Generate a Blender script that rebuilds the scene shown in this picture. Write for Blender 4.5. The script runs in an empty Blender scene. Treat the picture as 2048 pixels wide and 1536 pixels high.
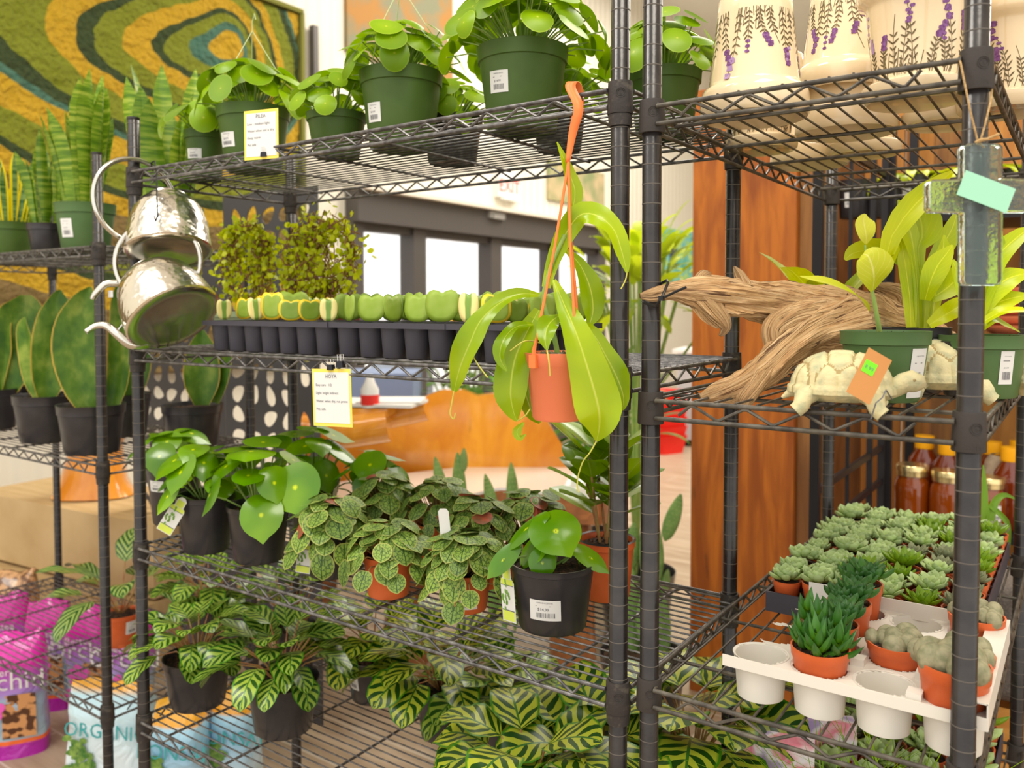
import bpy, math, random
from mathutils import Vector, Matrix, noise
PI = math.pi
V = Vector
# ------------------------------------------------------------------ camera, world, lights, exposure
scene = bpy.context.scene
C = scene.collection
RX = V((.820844, .571152, -.000961)); FW = V((-.570792, .820263, -.036945)); FW.normalize()
RX = (RX - FW * RX.dot(FW)).normalized(); UP = RX.cross(FW)
EYE = V((.47283, -.99944, .12358)); FPX = 1659.63; SY = -92.97
cam = bpy.data.objects.new('camera', bpy.data.cameras.new('camera')); C.objects.link(cam)
cam.matrix_world = Matrix(((RX.x, UP.x, -FW.x, EYE.x), (RX.y, UP.y, -FW.y, EYE.y), (RX.z, UP.z, -FW.z, EYE.z), (0, 0, 0, 1)))
cam.data.sensor_width = 36; cam.data.lens = FPX / 2048 * 36; cam.data.shift_y = SY / 2048
cam.data.clip_start = .02; cam.data.clip_end = 200
cam.data.dof.use_dof = True; cam.data.dof.focus_distance = 1.16; cam.data.dof.aperture_fstop = 5.0
scene.camera = cam
w = bpy.data.worlds.new('world'); scene.world = w; w.use_nodes = True
bg = w.node_tree.nodes['Background']; bg.inputs[0].default_value = (1.0, .97, .92, 1); bg.inputs[1].default_value = 1.15
scene.view_settings.view_transform = 'Standard'; scene.view_settings.look = 'None'
scene.view_settings.gamma = 1; scene.view_settings.use_curve_mapping = False
scene.view_settings.exposure = .52

def area(name, loc, rot, sx, sy, power, col):
    l = bpy.data.lights.new(name, 'AREA'); l.shape = 'RECTANGLE'; l.size = sx; l.size_y = sy; l.energy = power; l.color = col
    o = bpy.data.objects.new(name, l); C.objects.link(o); o.location = loc; o.rotation_euler = rot; return o
area('ceiling_and_fill_lamp', (1.3, -.9, 3.6), (math.radians(14), math.radians(14), 0), 1.2, 1.8, 70, (1, .93, .80))
area('ceiling_and_fill_lamp', (-1.9, -1.6, 3.6), (math.radians(22), 0, 0), 1.6, 1.2, 70, (1, .95, .86))
area('ceiling_and_fill_lamp', (-1.6, 5.8, 3.8), (0, 0, 0), 3.0, 5.0, 300, (1, .95, .86))
area('ceiling_and_fill_lamp', (1.0, 3.4, 3.7), (0, 0, 0), 1.6, 1.6, 40, (1, .93, .82))

_l = bpy.data.lights.new('ceiling_and_fill_lamp', 'POINT'); _l.energy = 70; _l.color = (1, .96, .88); _l.shadow_soft_size = .3  # added fill point lamp without a fixture, brightens the ceiling
_o = bpy.data.objects.new('ceiling_and_fill_lamp', _l); C.objects.link(_o); _o.location = (1.6, 6.2, 3.0)

# ------------------------------------------------------------------ picture measurements -> places
def ray(px, py): return FW + RX * ((px - 1024) / FPX) - UP * ((py - 768 - SY) / FPX)
def W(px, py, d): return EYE + ray(px, py) * d
def at(px, py, ax, val):
    r = ray(px, py); return EYE + r * ((val - EYE[ax]) / r[ax])
def dep(p): return (V(p) - EYE).dot(FW)
def proj(p):
    q = V(p) - EYE; d = q.dot(FW); return 1024 + FPX * q.dot(RX) / d, 768 + SY - FPX * q.dot(UP) / d
def px_at(px, y, z):
    """point at world y, height z that lies in picture column px"""
    g = RX - FW * ((px - 1024) / FPX)
    return V((EYE.x - (g.y * (y - EYE.y) + g.z * (z - EYE.z)) / g.x, y, z))

# ------------------------------------------------------------------ mesh builder
class MB:
    def __init__(s): s.v = []; s.f = []; s.uv = []; s.mi = []; s.sm = []; s.t = []
    def add(s, vs, fs, uvs=None, mi=0, sm=True, t=.5):
        b = len(s.v); s.v += [tuple(v) for v in vs]
        for k, f in enumerate(fs):
            s.f.append([b + i for i in f]); s.mi.append(mi); s.sm.append(sm); s.t.append(t)
            s.uv.append([uvs[i] for i in f] if uvs else None)
        return s
    def box(s, c, d, mi=0, M=None, t=.5):
        x, y, z = d[0] / 2, d[1] / 2, d[2] / 2
        vs = [V((sx * x, sy * y, sz * z)) for sx in (-1, 1) for sy in (-1, 1) for sz in (-1, 1)]
        if M is not None: vs = [M @ v for v in vs]
        vs = [v + V(c) for v in vs]
        return s.add(vs, [(0, 1, 3, 2), (4, 6, 7, 5), (0, 4, 5, 1), (2, 3, 7, 6), (0, 2, 6, 4), (1, 5, 7, 3)], None, mi, False, t)
    def bar(s, a, b, w, h, mi=0):
        a = V(a); b = V(b); d = b - a; L = d.length; d.normalize()
        q = d.to_track_quat('Z', 'Y').to_matrix(); return s.box((a + b) / 2, (w, h, L), mi, q)
    def tube(s, pts, r, n=6, mi=0, t=.5, cap=True):
        pts = [V(p) for p in pts]; m = len(pts)
        rs = r if isinstance(r, (list, tuple)) else [r] * m
        tg = [(pts[min(i + 1, m - 1)] - pts[max(i - 1, 0)]).normalized() for i in range(m)]
        a = tg[0].orthogonal().normalized(); vs = []; uv = []
        for i in range(m):
            a = (a - tg[i] * a.dot(tg[i]))
            a = a.normalized() if a.length > 1e-6 else tg[i].orthogonal().normalized()
            b = tg[i].cross(a)
            for k in range(n):
                an = 2 * PI * k / n; vs.append(pts[i] + (a * math.cos(an) + b * math.sin(an)) * rs[i]); uv.append((k / n, i / max(1, m - 1)))
        fs = [(i * n + k, i * n + (k + 1) % n, (i + 1) * n + (k + 1) % n, (i + 1) * n + k) for i in range(m - 1) for k in range(n)]
        if cap: fs += [tuple(range(n - 1, -1, -1)), tuple((m - 1) * n + k for k in range(n))]
        return s.add(vs, fs, uv, mi, True, t)
    def lathe(s, prof, n=32, c=(0, 0, 0), M=None, mi=0, t=.5, a0=0, a1=2 * PI, wob=0):
        full = abs(a1 - a0 - 2 * PI) < 1e-6; k_ = n if full else n + 1; vs = []; uv = []
        for j, (r, z) in enumerate(prof):
            for k in range(k_):
                a = a0 + (a1 - a0) * k / n; rr = r * (1 + wob * math.sin(a * 3 + j))
                p = V((rr * math.cos(a), rr * math.sin(a), z))
                if M is not None: p = M @ p
                vs.append(p + V(c)); uv.append((k / n, j / max(1, len(prof) - 1)))
        fs = []
        for j in range(len(prof) - 1):
            for k in range(n):
                k2 = (k + 1) % k_ if full else k + 1
                fs.append((j * k_ + k, j * k_ + k2, (j + 1) * k_ + k2, (j + 1) * k_ + k))
        return s.add(vs, fs, uv, mi, True, t)
    def prism(s, poly, f, h, mi=0, t=.5):
        """poly 2d outline, f(u,v,w)->3d, extruded w from 0..h"""
        n = len(poly); vs = [f(u, v, 0) for u, v in poly] + [f(u, v, h) for u, v in poly]
        fs = [tuple(range(n)), tuple(range(2 * n - 1, n - 1, -1))] + [(k, (k + 1) % n, n + (k + 1) % n, n + k) for k in range(n)]
        return s.add(vs, fs, None, mi, False, t)
    def ribbon(s, pts, wd, nrm, nu=4, fold=.12, wave=0, wn=3, mi=0, t=.5, flip=0, seed=0):
        """leaf blade along pts; wd = half widths; nrm = face direction hint(s)"""
        m = len(pts); pts = [V(p) for p in pts]; vs = []; uv = []
        for i in range(m):
            tg = (pts[min(i + 1, m - 1)] - pts[max(i - 1, 0)]).normalized()
            nn = V(nrm[i]) if isinstance(nrm, list) else V(nrm)
            sd = tg.cross(nn)
            sd = sd.normalized() if sd.length > 1e-5 else tg.orthogonal().normalized()
            n2 = sd.cross(tg).normalized()
            for k in range(nu + 1):
                u = -1 + 2 * k / nu; hw = wd[i]
                wv = wave * hw * u * u * math.sin(i / (m - 1) * wn * 2 * PI + (1.3 if u > 0 else 0) + seed)
                vs.append(pts[i] + sd * (u * hw) + n2 * (fold * abs(u) * hw * 2 + wv)); uv.append((k / nu, i / (m - 1)))
        fs = [(i * (nu + 1) + k, i * (nu + 1) + k + 1, (i + 1) * (nu + 1) + k + 1, (i + 1) * (nu + 1) + k) for i in range(m - 1) for k in range(nu)]
        return s.add(vs, fs, uv, mi, True, t)
    def leaf(s, base, d, up, L, Wd, prof, bend=.6, nv=8, nu=4, fold=.12, wave=0, mi=0, t=.5, twist=0, wn=3, seed=0):
        d = V(d).normalized(); up = V(up); side = d.cross(up)
        side = side.normalized() if side.length > 1e-4 else d.orthogonal().normalized()
        p = V(base); pts = [p.copy()]; nr = []
        for i in range(nv):
            q = Matrix.Rotation(-bend / nv * (.4 + 1.2 * i / nv), 3, side); d = q @ d
            p = p + d * (L / nv); pts.append(p.copy())
        for i in range(nv + 1):
            tg = (pts[min(i + 1, nv)] - pts[max(i - 1, 0)]).normalized(); n2 = side.cross(tg)
            if twist: n2 = Matrix.Rotation(twist * i / nv, 3, tg) @ n2
            nr.append(n2)
        return s.ribbon(pts, [Wd / 2 * prof(i / nv) for i in range(nv + 1)], nr, nu, fold, wave, wn, mi, t, seed=seed)
    def disc(s, c, nrm, tip, a, b, bound=None, dome=.1, n=16, rings=3, mi=0, t=.5, cup=0):
        """round leaf: centre c, face nrm, tip direction, half sizes a (across) b (along tip)"""
        nrm = V(nrm).normalized(); tp = V(tip); tp = tp - nrm * tp.dot(nrm)
        tp = tp.normalized() if tp.length > 1e-4 else nrm.orthogonal().normalized(); sd = tp.cross(nrm)
        vs = [V(c)]; uv = [(.5, .5)]
        for j in range(1, rings + 1):
            q = j / rings
            for k in range(n):
                an = 2 * PI * k / n; r = q * (bound(an) if bound else 1)
                x, y = r * math.sin(an), r * math.cos(an)
                vs.append(V(c) + sd * (x * a) + tp * (y * b) - nrm * (dome * (q ** 2) * (a + b) / 2 + cup * y * y * b * (1 if y > 0 else .3)) )
                uv.append((.5 + .5 * q * math.sin(an), .5 + .5 * q * math.cos(an)))
        fs = [(0, 1 + k, 1 + (k + 1) % n) for k in range(n)]
        for j in range(rings - 1):
            o = 1 + j * n; fs += [(o + k, o + n + k, o + n + (k + 1) % n, o + (k + 1) % n) for k in range(n)]
        return s.add(vs, fs, uv, mi, True, t)
    def grid(s, f, nu, nv, mi=0, t=.5, sm=True):
        vs = [f(i / nu, j / nv) for j in range(nv + 1) for i in range(nu + 1)]; uv = [(i / nu, j / nv) for j in range(nv + 1) for i in range(nu + 1)]
        return s.add(vs, [(j * (nu + 1) + i, j * (nu + 1) + i + 1, (j + 1) * (nu + 1) + i + 1, (j + 1) * (nu + 1) + i) for j in range(nv) for i in range(nu)], uv, mi, sm, t)
    def text(s, body, f, size=1, mi=0, align='CENTER', lift=0):
        vs, fs = text_geo(body, align)
        return s.add([f(x * size, y * size, lift) for x, y in vs], fs, None, mi, False)
    def build(s, name, mats, parent=None):
        me = bpy.data.meshes.new(name); me.from_pydata(s.v, [], s.f)
        if not isinstance(mats, (list, tuple)): mats = [mats]
        for m in mats: me.materials.append(m)
        me.polygons.foreach_set('material_index', s.mi); me.polygons.foreach_set('use_smooth', s.sm)
        if any(u is not None for u in s.uv):
            l = me.uv_layers.new(name='UVMap'); flat = []
            for f, u in zip(s.f, s.uv):
                for k in range(len(f)): flat += (u[k] if u else (.5, .5))
            l.data.foreach_set('uv', flat)
        at_ = me.attributes.new('tint', 'FLOAT', 'FACE'); at_.data.foreach_set('value', s.t)
        me.update(); me.set_sharp_from_angle(angle=.9); o = bpy.data.objects.new(name, me); C.objects.link(o)
        if parent: o.parent = parent
        return o
_tc = {}
def text_geo(body, align='CENTER'):
    if (body, align) in _tc: return _tc[(body, align)]
    cu = bpy.data.curves.new('t', 'FONT'); cu.body = body; cu.align_x = align; cu.size = 1; cu.resolution_u = 2
    o = bpy.data.objects.new('t', cu); C.objects.link(o); dg = bpy.context.evaluated_depsgraph_get()
    me = bpy.data.meshes.new_from_object(o.evaluated_get(dg))
    r = ([(v.co.x, v.co.y) for v in me.vertices], [tuple(p.vertices) for p in me.polygons])
    bpy.data.objects.remove(o); bpy.data.curves.remove(cu); bpy.data.meshes.remove(me); _tc[(body, align)] = r; return r
def tag(o, label, cat, group=None, kind=None):
    if label: o['label'] = label
    if cat: o['category'] = cat
    if group: o['group'] = group
    if kind: o['kind'] = kind
    return o
def thing(name, label, cat, loc=(0, 0, 0), rz=0, group=None):
    o = bpy.data.objects.new(name, None); C.objects.link(o); o.empty_display_size = .02
    o.location = loc; o.rotation_euler = (0, 0, rz); return tag(o, label, cat, group)
def struct(name, mb, m): return tag(mb.build(name, m), None, None, None, 'structure')
def dup(root, loc, rz=0, label=None, scale=1):
    r = root.copy(); C.objects.link(r); r.location = loc; r.rotation_euler = (0, 0, rz); r.scale = (scale,) * 3
    if label: r['label'] = label
    for ch in list(root.children):
        c = ch.copy(); C.objects.link(c); c.parent = r
        for g in ch.children:
            d = g.copy(); C.objects.link(d); d.parent = c
    return r
def smooth_pts(P, n):
    """Catmull-Rom through tuples of any length"""
    L_ = max(len(p) for p in P); P = [tuple(p) + (0,) * (L_ - len(p)) for p in P]; out = []; m = len(P) - 1
    for i in range(n + 1):
        x = i / n * m; k = min(int(x), m - 1); f = x - k
        a, b, c, d = P[max(k - 1, 0)], P[k], P[k + 1], P[min(k + 2, m)]
        out.append(tuple(.5 * (2 * b[j] + (c[j] - a[j]) * f + (2 * a[j] - 5 * b[j] + 4 * c[j] - d[j]) * f * f + (3 * b[j] - a[j] - 3 * c[j] + d[j]) * f ** 3) for j in range(len(b))))
    return out

# ------------------------------------------------------------------ materials
def nt(name):
    m = bpy.data.materials.new(name); m.use_nodes = True; t = m.node_tree; return m, t, t.nodes['Principled BSDF']
def node(t, kind, **k):
    n = t.nodes.new(kind)
    for a, b in k.items():
        if a.startswith('i_'):
            a = a[2:]; a = int(a) if a.isdigit() else a.replace('_', ' ')
            n.inputs[a].default_value = b
        else: setattr(n, a, b)
    return n
def ramp(t, src, stops, interp='LINEAR'):
    r = t.nodes.new('ShaderNodeValToRGB'); r.color_ramp.interpolation = interp; e = r.color_ramp.elements
    for i, (p, c) in enumerate(stops):
        el = e[i] if i < 2 else e.new(p)
        el.position = p; el.color = (*c, 1)
    t.links.new(src, r.inputs[0]); return r.outputs[0]
def mth(t, op, a, b=None, c=None):
    n = t.nodes.new('ShaderNodeMath'); n.operation = op
    for i, x in enumerate((a, b, c)):
        if x is None: continue
        if isinstance(x, (int, float)): n.inputs[i].default_value = x
        else: t.links.new(x, n.inputs[i])
    return n.outputs[0]
def mixc(t, f, a, b):
    n = t.nodes.new('ShaderNodeMix'); n.data_type = 'RGBA'
    for sock, x in ((n.inputs[0], f), (n.inputs[6], a), (n.inputs[7], b)):
        if isinstance(x, (int, float)): sock.default_value = x
        elif isinstance(x, tuple): sock.default_value = (*x, 1)
        else: t.links.new(x, sock)
    return n.outputs[2]
def co(t, out='Object', sc=None):
    c = t.nodes.new('ShaderNodeTexCoord').outputs[out]
    if sc:
        mp = t.nodes.new('ShaderNodeMapping'); mp.inputs['Scale'].default_value = sc; t.links.new(c, mp.inputs[0]); c = mp.outputs[0]
    return c
def noi(t, scale, detail=3, out=0, sc=None, vec=None, dist=0):
    n = node(t, 'ShaderNodeTexNoise'); n.inputs['Scale'].default_value = scale; n.inputs['Detail'].default_value = detail; n.inputs['Distortion'].default_value = dist
    t.links.new(vec if vec is not None else co(t, 'Object', sc), n.inputs['Vector']); return n.outputs[out]
def bump(t, p, h, strength=.3, dist=.002):
    b = node(t, 'ShaderNodeBump'); b.inputs['Strength'].default_value = strength; b.inputs['Distance'].default_value = dist
    t.links.new(h, b.inputs['Height']); t.links.new(b.outputs[0], p.inputs['Normal'])
def mat(name, col, rough=.5, metal=0, col2=None, ns=20, nd=4, bs=0, bsc=60, sc=None, coat=0, lo=.35, hi=.65, spec=.3, trans=0, ior=1.45, emit=0, bd=.002):
    m, t, p = nt(name)
    p.inputs['Base Color'].default_value = (*col, 1); p.inputs['Roughness'].default_value = rough; p.inputs['Metallic'].default_value = metal
    p.inputs['Coat Weight'].default_value = coat; p.inputs['Specular IOR Level'].default_value = spec
    p.inputs['Transmission Weight'].default_value = trans; p.inputs['IOR'].default_value = ior
    if emit: p.inputs['Emission Color'].default_value = (*col, 1); p.inputs['Emission Strength'].default_value = emit
    if col2: t.links.new(ramp(t, noi(t, ns, nd, sc=sc), [(lo, col), (hi, col2)]), p.inputs['Base Color'])
    if bs: bump(t, p, noi(t, bsc, 4, sc=sc), bs, bd)
    return m
def leafmat(name, colfn, rough=.35, tr=.25, spec=.35, bumpfn=None, coat=0):
    """colfn(t, u, v)->colour; tint attribute varies leaf by leaf; some light passes through"""
    m, t, p = nt(name); uv = t.nodes.new('ShaderNodeTexCoord').outputs['UV']; sp = t.nodes.new('ShaderNodeSeparateXYZ'); t.links.new(uv, sp.inputs[0])
    c = colfn(t, sp.outputs[0], sp.outputs[1])
    a = node(t, 'ShaderNodeAttribute', attribute_name='tint'); h = node(t, 'ShaderNodeHueSaturation'); h.inputs['Saturation'].default_value = 1.18
    t.links.new(mth(t, 'MULTIPLY_ADD', a.outputs['Fac'], .8, .6), h.inputs['Value']); t.links.new(mth(t, 'MULTIPLY_ADD', a.outputs['Fac'], -.02, .498), h.inputs['Hue'])
    if isinstance(c, tuple): h.inputs['Color'].default_value = (*c, 1)
    else: t.links.new(c, h.inputs['Color'])
    t.links.new(h.outputs[0], p.inputs['Base Color']); p.inputs['Roughness'].default_value = rough; p.inputs['Specular IOR Level'].default_value = spec
    p.inputs['Coat Weight'].default_value = coat * .6; p.inputs['Coat Roughness'].default_value = .15
    if bumpfn: bump(t, p, bumpfn(t, uv), .5, .002)
    if tr:
        tn = node(t, 'ShaderNodeBsdfTranslucent'); t.links.new(h.outputs[0], tn.inputs[0]); mx = node(t, 'ShaderNodeMixShader'); mx.inputs[0].default_value = tr
        t.links.new(p.outputs[0], mx.inputs[1]); t.links.new(tn.outputs[0], mx.inputs[2]); t.links.new(mx.outputs[0], t.nodes['Material Output'].inputs[0])
    return m
def rad(t, u, v):
    return mth(t, 'MULTIPLY', mth(t, 'POWER', mth(t, 'ADD', mth(t, 'POWER', mth(t, 'SUBTRACT', u, .5), 2), mth(t, 'POWER', mth(t, 'SUBTRACT', v, .5), 2)), .5), 2)
def absu(t, u): return mth(t, 'MULTIPLY', mth(t, 'ABSOLUTE', mth(t, 'SUBTRACT', u, .5)), 2)
def woodmat(name, a, b, sc, rough=.5, coat=0, rings=6, dark=(.12, .04, .01)):
    """sc: noise stretch; grain follows the axis with the smallest factor"""
    m, t, p = nt(name); v = co(t, 'Object', sc); n1 = noi(t, 1.3, 6, vec=v, dist=1.6); n2 = noi(t, 5.5, 5, vec=v, dist=.8)
    c = ramp(t, n1, [(.36, b), (.62, a)]); c = mixc(t, ramp(t, n2, [(.48, (0, 0, 0)), (.70, (.6, .6, .6))]), c, b)
    kn = ramp(t, noi(t, 2.0, 3, vec=v, dist=.6), [(.70, (0, 0, 0)), (.76, (1, 1, 1))]); c = mixc(t, kn, c, dark)
    t.links.new(c, p.inputs['Base Color']); p.inputs['Roughness'].default_value = rough; p.inputs['Specular IOR Level'].default_value = .3; p.inputs['Coat Weight'].default_value = coat; p.inputs['Coat Roughness'].default_value = .08
    bump(t, p, n2, .25, .002); return m

M = {}
M['rack'] = mat('black_epoxy_coat', (.016, .013, .013), .24, .1, (.034, .029, .027), 30, bs=.08, bsc=200, spec=.6)
M['wire'] = mat('dusty_coated_wire', (.055, .048, .040), .45, .2, (.135, .118, .092), 45, lo=.4, hi=.7, bs=.2, bsc=400)
M['wire2'] = mat('dusty_steel_wire', (.085, .08, .080), .34, .45, (.24, .23, .22), 60, lo=.42, hi=.72, bs=.2, bsc=400)
M['collar'] = mat('worn_black_plastic', (.040, .034, .031), .55, 0, (.10, .085, .066), 90, 6, lo=.56, hi=.72, bs=.25, bsc=300)
M['collar2'] = mat('black_plastic', (.045, .038, .034), .55, 0, bs=.15, bsc=400)
M['groove'] = mat('dusty_groove', (.12, .105, .09), .8)
M['black_pot'] = mat('black_plastic_pot', (.024, .022, .025), .30, 0, (.042, .038, .040), 25, bs=.06, bsc=90, lo=.4, hi=.8, spec=.55)
M['green_pot'] = mat('dark_green_plastic_pot', (.058, .110, .020), .42, 0, (.078, .135, .028), 18, lo=.3, hi=.8)
M['green_pot2'] = mat('olive_green_plastic_pot', (.075, .145, .048), .45, 0, (.10, .17, .06), 18, lo=.3, hi=.8)
M['pale_pot'] = mat('pale_green_planter', (.22, .28, .16), .5)
M['red_pot'] = mat('red_brown_planter', (.35, .05, .035), .5)
M['terra'] = mat('terracotta_plastic', (.62, .115, .028), .38, 0, (.72, .15, .045), 20)
M['coral'] = mat('coral_orange_plastic', (.82, .22, .10), .45)
M['strap'] = mat('orange_hanger_plastic', (.85, .20, .05), .4)
M['soil'] = mat('potting_soil', (.018, .011, .008), .95, 0, (.16, .075, .035), 130, 6, bs=.9, bsc=160, lo=.45, hi=.8, bd=.006)
M['white'] = mat('white_paper', (.72, .71, .68), .55)
M['ink'] = mat('grey_ink', (.16, .16, .17), .7)
M['tray'] = mat('white_plastic_tray', (.70, .66, .58), .4)
M['dtray'] = mat('dark_seedling_tray', (.055, .052, .066), .45)
M['yellow'] = mat('yellow_card_border', (.85, .68, .12), .6)
M['clear'] = mat('clear_sleeve', (1, 1, 1), .08, trans=1, ior=1.05)
M['steel'] = mat('polished_steel', (.62, .60, .55), .16, 1)
M['clip'] = mat('black_clip_metal', (.03, .03, .035), .3, .5)
M['stem'] = mat('green_stem', (.20, .34, .07), .5, 0, (.30, .40, .10), 40)
M['stem2'] = mat('reddish_stem', (.30, .10, .04), .5, 0, (.35, .25, .08), 40)
M['brown'] = mat('brown_twig', (.20, .085, .035), .8, 0, (.30, .15, .06), 60)
M['hang'] = mat('pale_green_wire', (.42, .50, .26), .5)
M['cable'] = mat('black_cable_tie', (.015, .015, .016), .35)
M['twine'] = mat('jute_twine', (.55, .36, .16), .9, 0, (.36, .22, .09), 300, bs=.8, bsc=500)
FLOOR = -1.33
# ================================================================== ROOM
M['siding'] = mat('cream_metal_siding', (.72, .68, .58), .5); _t = M['siding'].node_tree
_w = node(_t, 'ShaderNodeTexWave', wave_type='BANDS', bands_direction='Y'); _w.inputs['Scale'].default_value = 2.6; _w.inputs['Distortion'].default_value = 0; _t.links.new(co(_t), _w.inputs[0]); bump(_t, _t.nodes['Principled BSDF'], _w.outputs[0], .35, .03)
M['ceiling'] = mat('white_ceiling_metal', (.90, .88, .82), .6); M['bronze'] = mat('dark_bronze_frame', (.10, .09, .085), .4, .3); M['trim'] = mat('pale_trim', (.68, .62, .52), .6)
M['floor'] = mat('tan_floor_tile', (.60, .44, .26), .35, 0, (.50, .37, .22), 3, 5); _t = M['floor'].node_tree; _p = _t.nodes['Principled BSDF']
_bk = node(_t, 'ShaderNodeTexBrick'); _bk.inputs['Scale'].default_value = 1; _bk.inputs['Mortar Size'].default_value = .004; _bk.inputs['Brick Width'].default_value = 1.2; _bk.inputs['Row Height'].default_value = .2
_t.links.new(co(_t), _bk.inputs[0]); _n = ramp(_t, noi(_t, 4, 5, sc=(1, 6, 1)), [(.3, (.30, .215, .14)), (.7, (.45, .35, .25))]); _t.links.new(_n, _bk.inputs['Color1']); _t.links.new(_n, _bk.inputs['Color2']); _bk.inputs['Mortar'].default_value = (.52, .45, .36, 1); _t.links.new(_bk.outputs[0], _p.inputs['Base Color'])
b = MB(); b.box((.0, 5, FLOOR - .05), (12, 20, .1)); struct('floor', b, M['floor'])
b = MB(); b.box((.0, 6, 4.1), (12, 16, .1)); struct('ceiling', b, M['ceiling'])
WX = -4.25
b = MB(); b.box((WX - .08, -.23, 1.36), (.16, 7.54, 5.4)); b.box((WX - .08, 10.75, 1.36), (.16, 6.3, 5.4)); b.box((WX - .08, 5.57, 2.53), (.16, 4.06, 3.06)); struct('wall_left', b, M['siding'])
b = MB(); b.box((.0, 14.0, 1.36), (12, .16, 5.4)); struct('wall_back', b, M['siding'])
b = MB(); b.box((5.0, 8, 1.36), (.16, 12, 5.4)); struct('wall_right', b, M['siding'])
# glazed entrance
b = MB(); b.box((WX + .02, 5.57, .90), (.24, 4.06, .24)); b.box((WX + .06, 5.57, 1.035), (.30, 4.10, .03), 1)
for y, w_ in ((3.60, .12), (4.32, .16), (5.42, .17), (6.48, .16), (7.50, .18)): b.box((WX, y, -.27), (.16, w_, 2.12))
for y0_, y1_ in ((3.6, 4.3), (4.32, 5.42), (5.42, 6.48), (6.48, 7.5)): b.box((WX, (y0_ + y1_) / 2, .755), (.10, y1_ - y0_, .07)); b.box((WX, (y0_ + y1_) / 2, FLOOR + .08), (.10, y1_ - y0_, .16))
tag(b.build('door_1', [M['bronze'], M['trim']]), None, None, None, 'structure')
M['pane'] = mat('entrance_glass', (1, 1, 1), .02, trans=1, ior=1.02)
t = None
b = MB(); b.box((WX, 5.55, -.25), (.008, 3.8, 1.9)); struct('window_1', b, M['pane'])
b = MB(); b.box((-12, 6, FLOOR - .06), (12, 30, .06)); tag(b.build('ground', mat('pale_pavement', (.75, .73, .70), .8)), None, None, None, 'structure')
# outside column and bin
t = thing('brick_column', 'pale pinkish column outside the glass entrance, at its left', 'column', (-5.2, 3.95, FLOOR)); b = MB(); b.box((0, 0, 1.6), (.3, .22, 3.2)); b.build('shaft', mat('pinkish_brick', (.62, .42, .34), .8, 0, (.75, .58, .50), 30), t)
t = thing('outdoor_cabinet', 'pale blue-grey cabinet standing outside the entrance doors', 'cabinet', (-6.2, 6.3, FLOOR)); b = MB(); b.box((0, 0, .62), (.5, .55, 1.24)); b.box((0, 0, 1.26), (.54, .59, .05)); b.build('body', mat('weathered_blue_grey', (.42, .48, .58), .6), t)
# door head sensor, exit sign
t = thing('door_sensor', 'small dark motion sensor on the header above the entrance', 'sensor', at(990, 430, 0, WX + .14)); b = MB(); b.box((0, 0, 0), (.07, .24, .07)); b.box((.02, 0, -.02), (.05, .16, .04)); b.build('housing', mat('grey_sensor_plastic', (.25, .24, .22), .4), t)
q = at(1014, 372, 0, WX + .03); t = thing('exit_sign', 'small exit sign with red letters on the wall above the entrance', 'sign', q); b = MB(); b.box((0, 0, 0), (.06, .36, .24)); b.box((.031, 0, -.13), (.05, .24, .03)); b.build('housing', M['white'], t)
b = MB(); b.text('EXIT', lambda x, y, l: V((.033, x, y - .065)), .17, 0); b.build('letters', mat('red_sign_letters', (.85, .05, .04), .4, emit=.7), t)
M['photo1'] = mat('autumn_landscape_print', (.36, .17, .035), .6, 0, (.20, .20, .12), 4, 5, lo=.4, hi=.62); M['photo2'] = mat('brown_landscape_print', (.50, .38, .22), .6, 0, (.22, .26, .12), 5, 5)
def pict(lab, px0, py0, px1, py1, mk, fr='bronze'):
    a = at(px0, py0, 0, WX + .03); c = at(px1, py1, 0, WX + .03); h_ = a.z - at(px0, py1, 0, WX + .03).z; w_ = c.y - a.y
    t = thing('wall_picture', lab, 'picture', (WX + .02, (a.y + c.y) / 2, a.z - h_ / 2)); b = MB(); b.box((0, 0, 0), (.03, w_, h_)); b.build('canvas', M[mk], t); return t, w_, h_
pict('blurry autumn landscape print on the wall at the top centre', 692, -140, 905, 100, 'photo1'); pict('blurry brown landscape print above the entrance, right of the exit sign', 1097, 318, 1208, 398, 'photo2')
M['paint'] = mat('painted_garden', (.10, .45, .35), .5); _t = M['paint'].node_tree; _c = ramp(_t, noi(_t, 5, 4, dist=.5), [(.30, (.06, .30, .12)), (.42, (.14, .50, .40)), (.5, (.20, .55, .62)), (.58, (.35, .65, .12)), (.68, (.85, .85, .35))]); _t.links.new(_c, _t.nodes['Principled BSDF'].inputs['Base Color'])
t, w_, h_ = pict('bright green and turquoise garden painting with an arched window, left of the wooden column', 1328, 455, 1440, 562, 'paint')
b = MB(); n_ = 14; b.prism([(-.12, -.30), (.12, -.30)] + [(.12 * math.cos(k * PI / n_), .02 + .14 * math.sin(k * PI / n_)) for k in range(n_ + 1)], lambda u, v, k_: V((.016 + k_, u - w_ * .36, v + .12)), .002); b.build('arched_window', mat('dark_blue_paint', (.05, .06, .10), .6), t)
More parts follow.
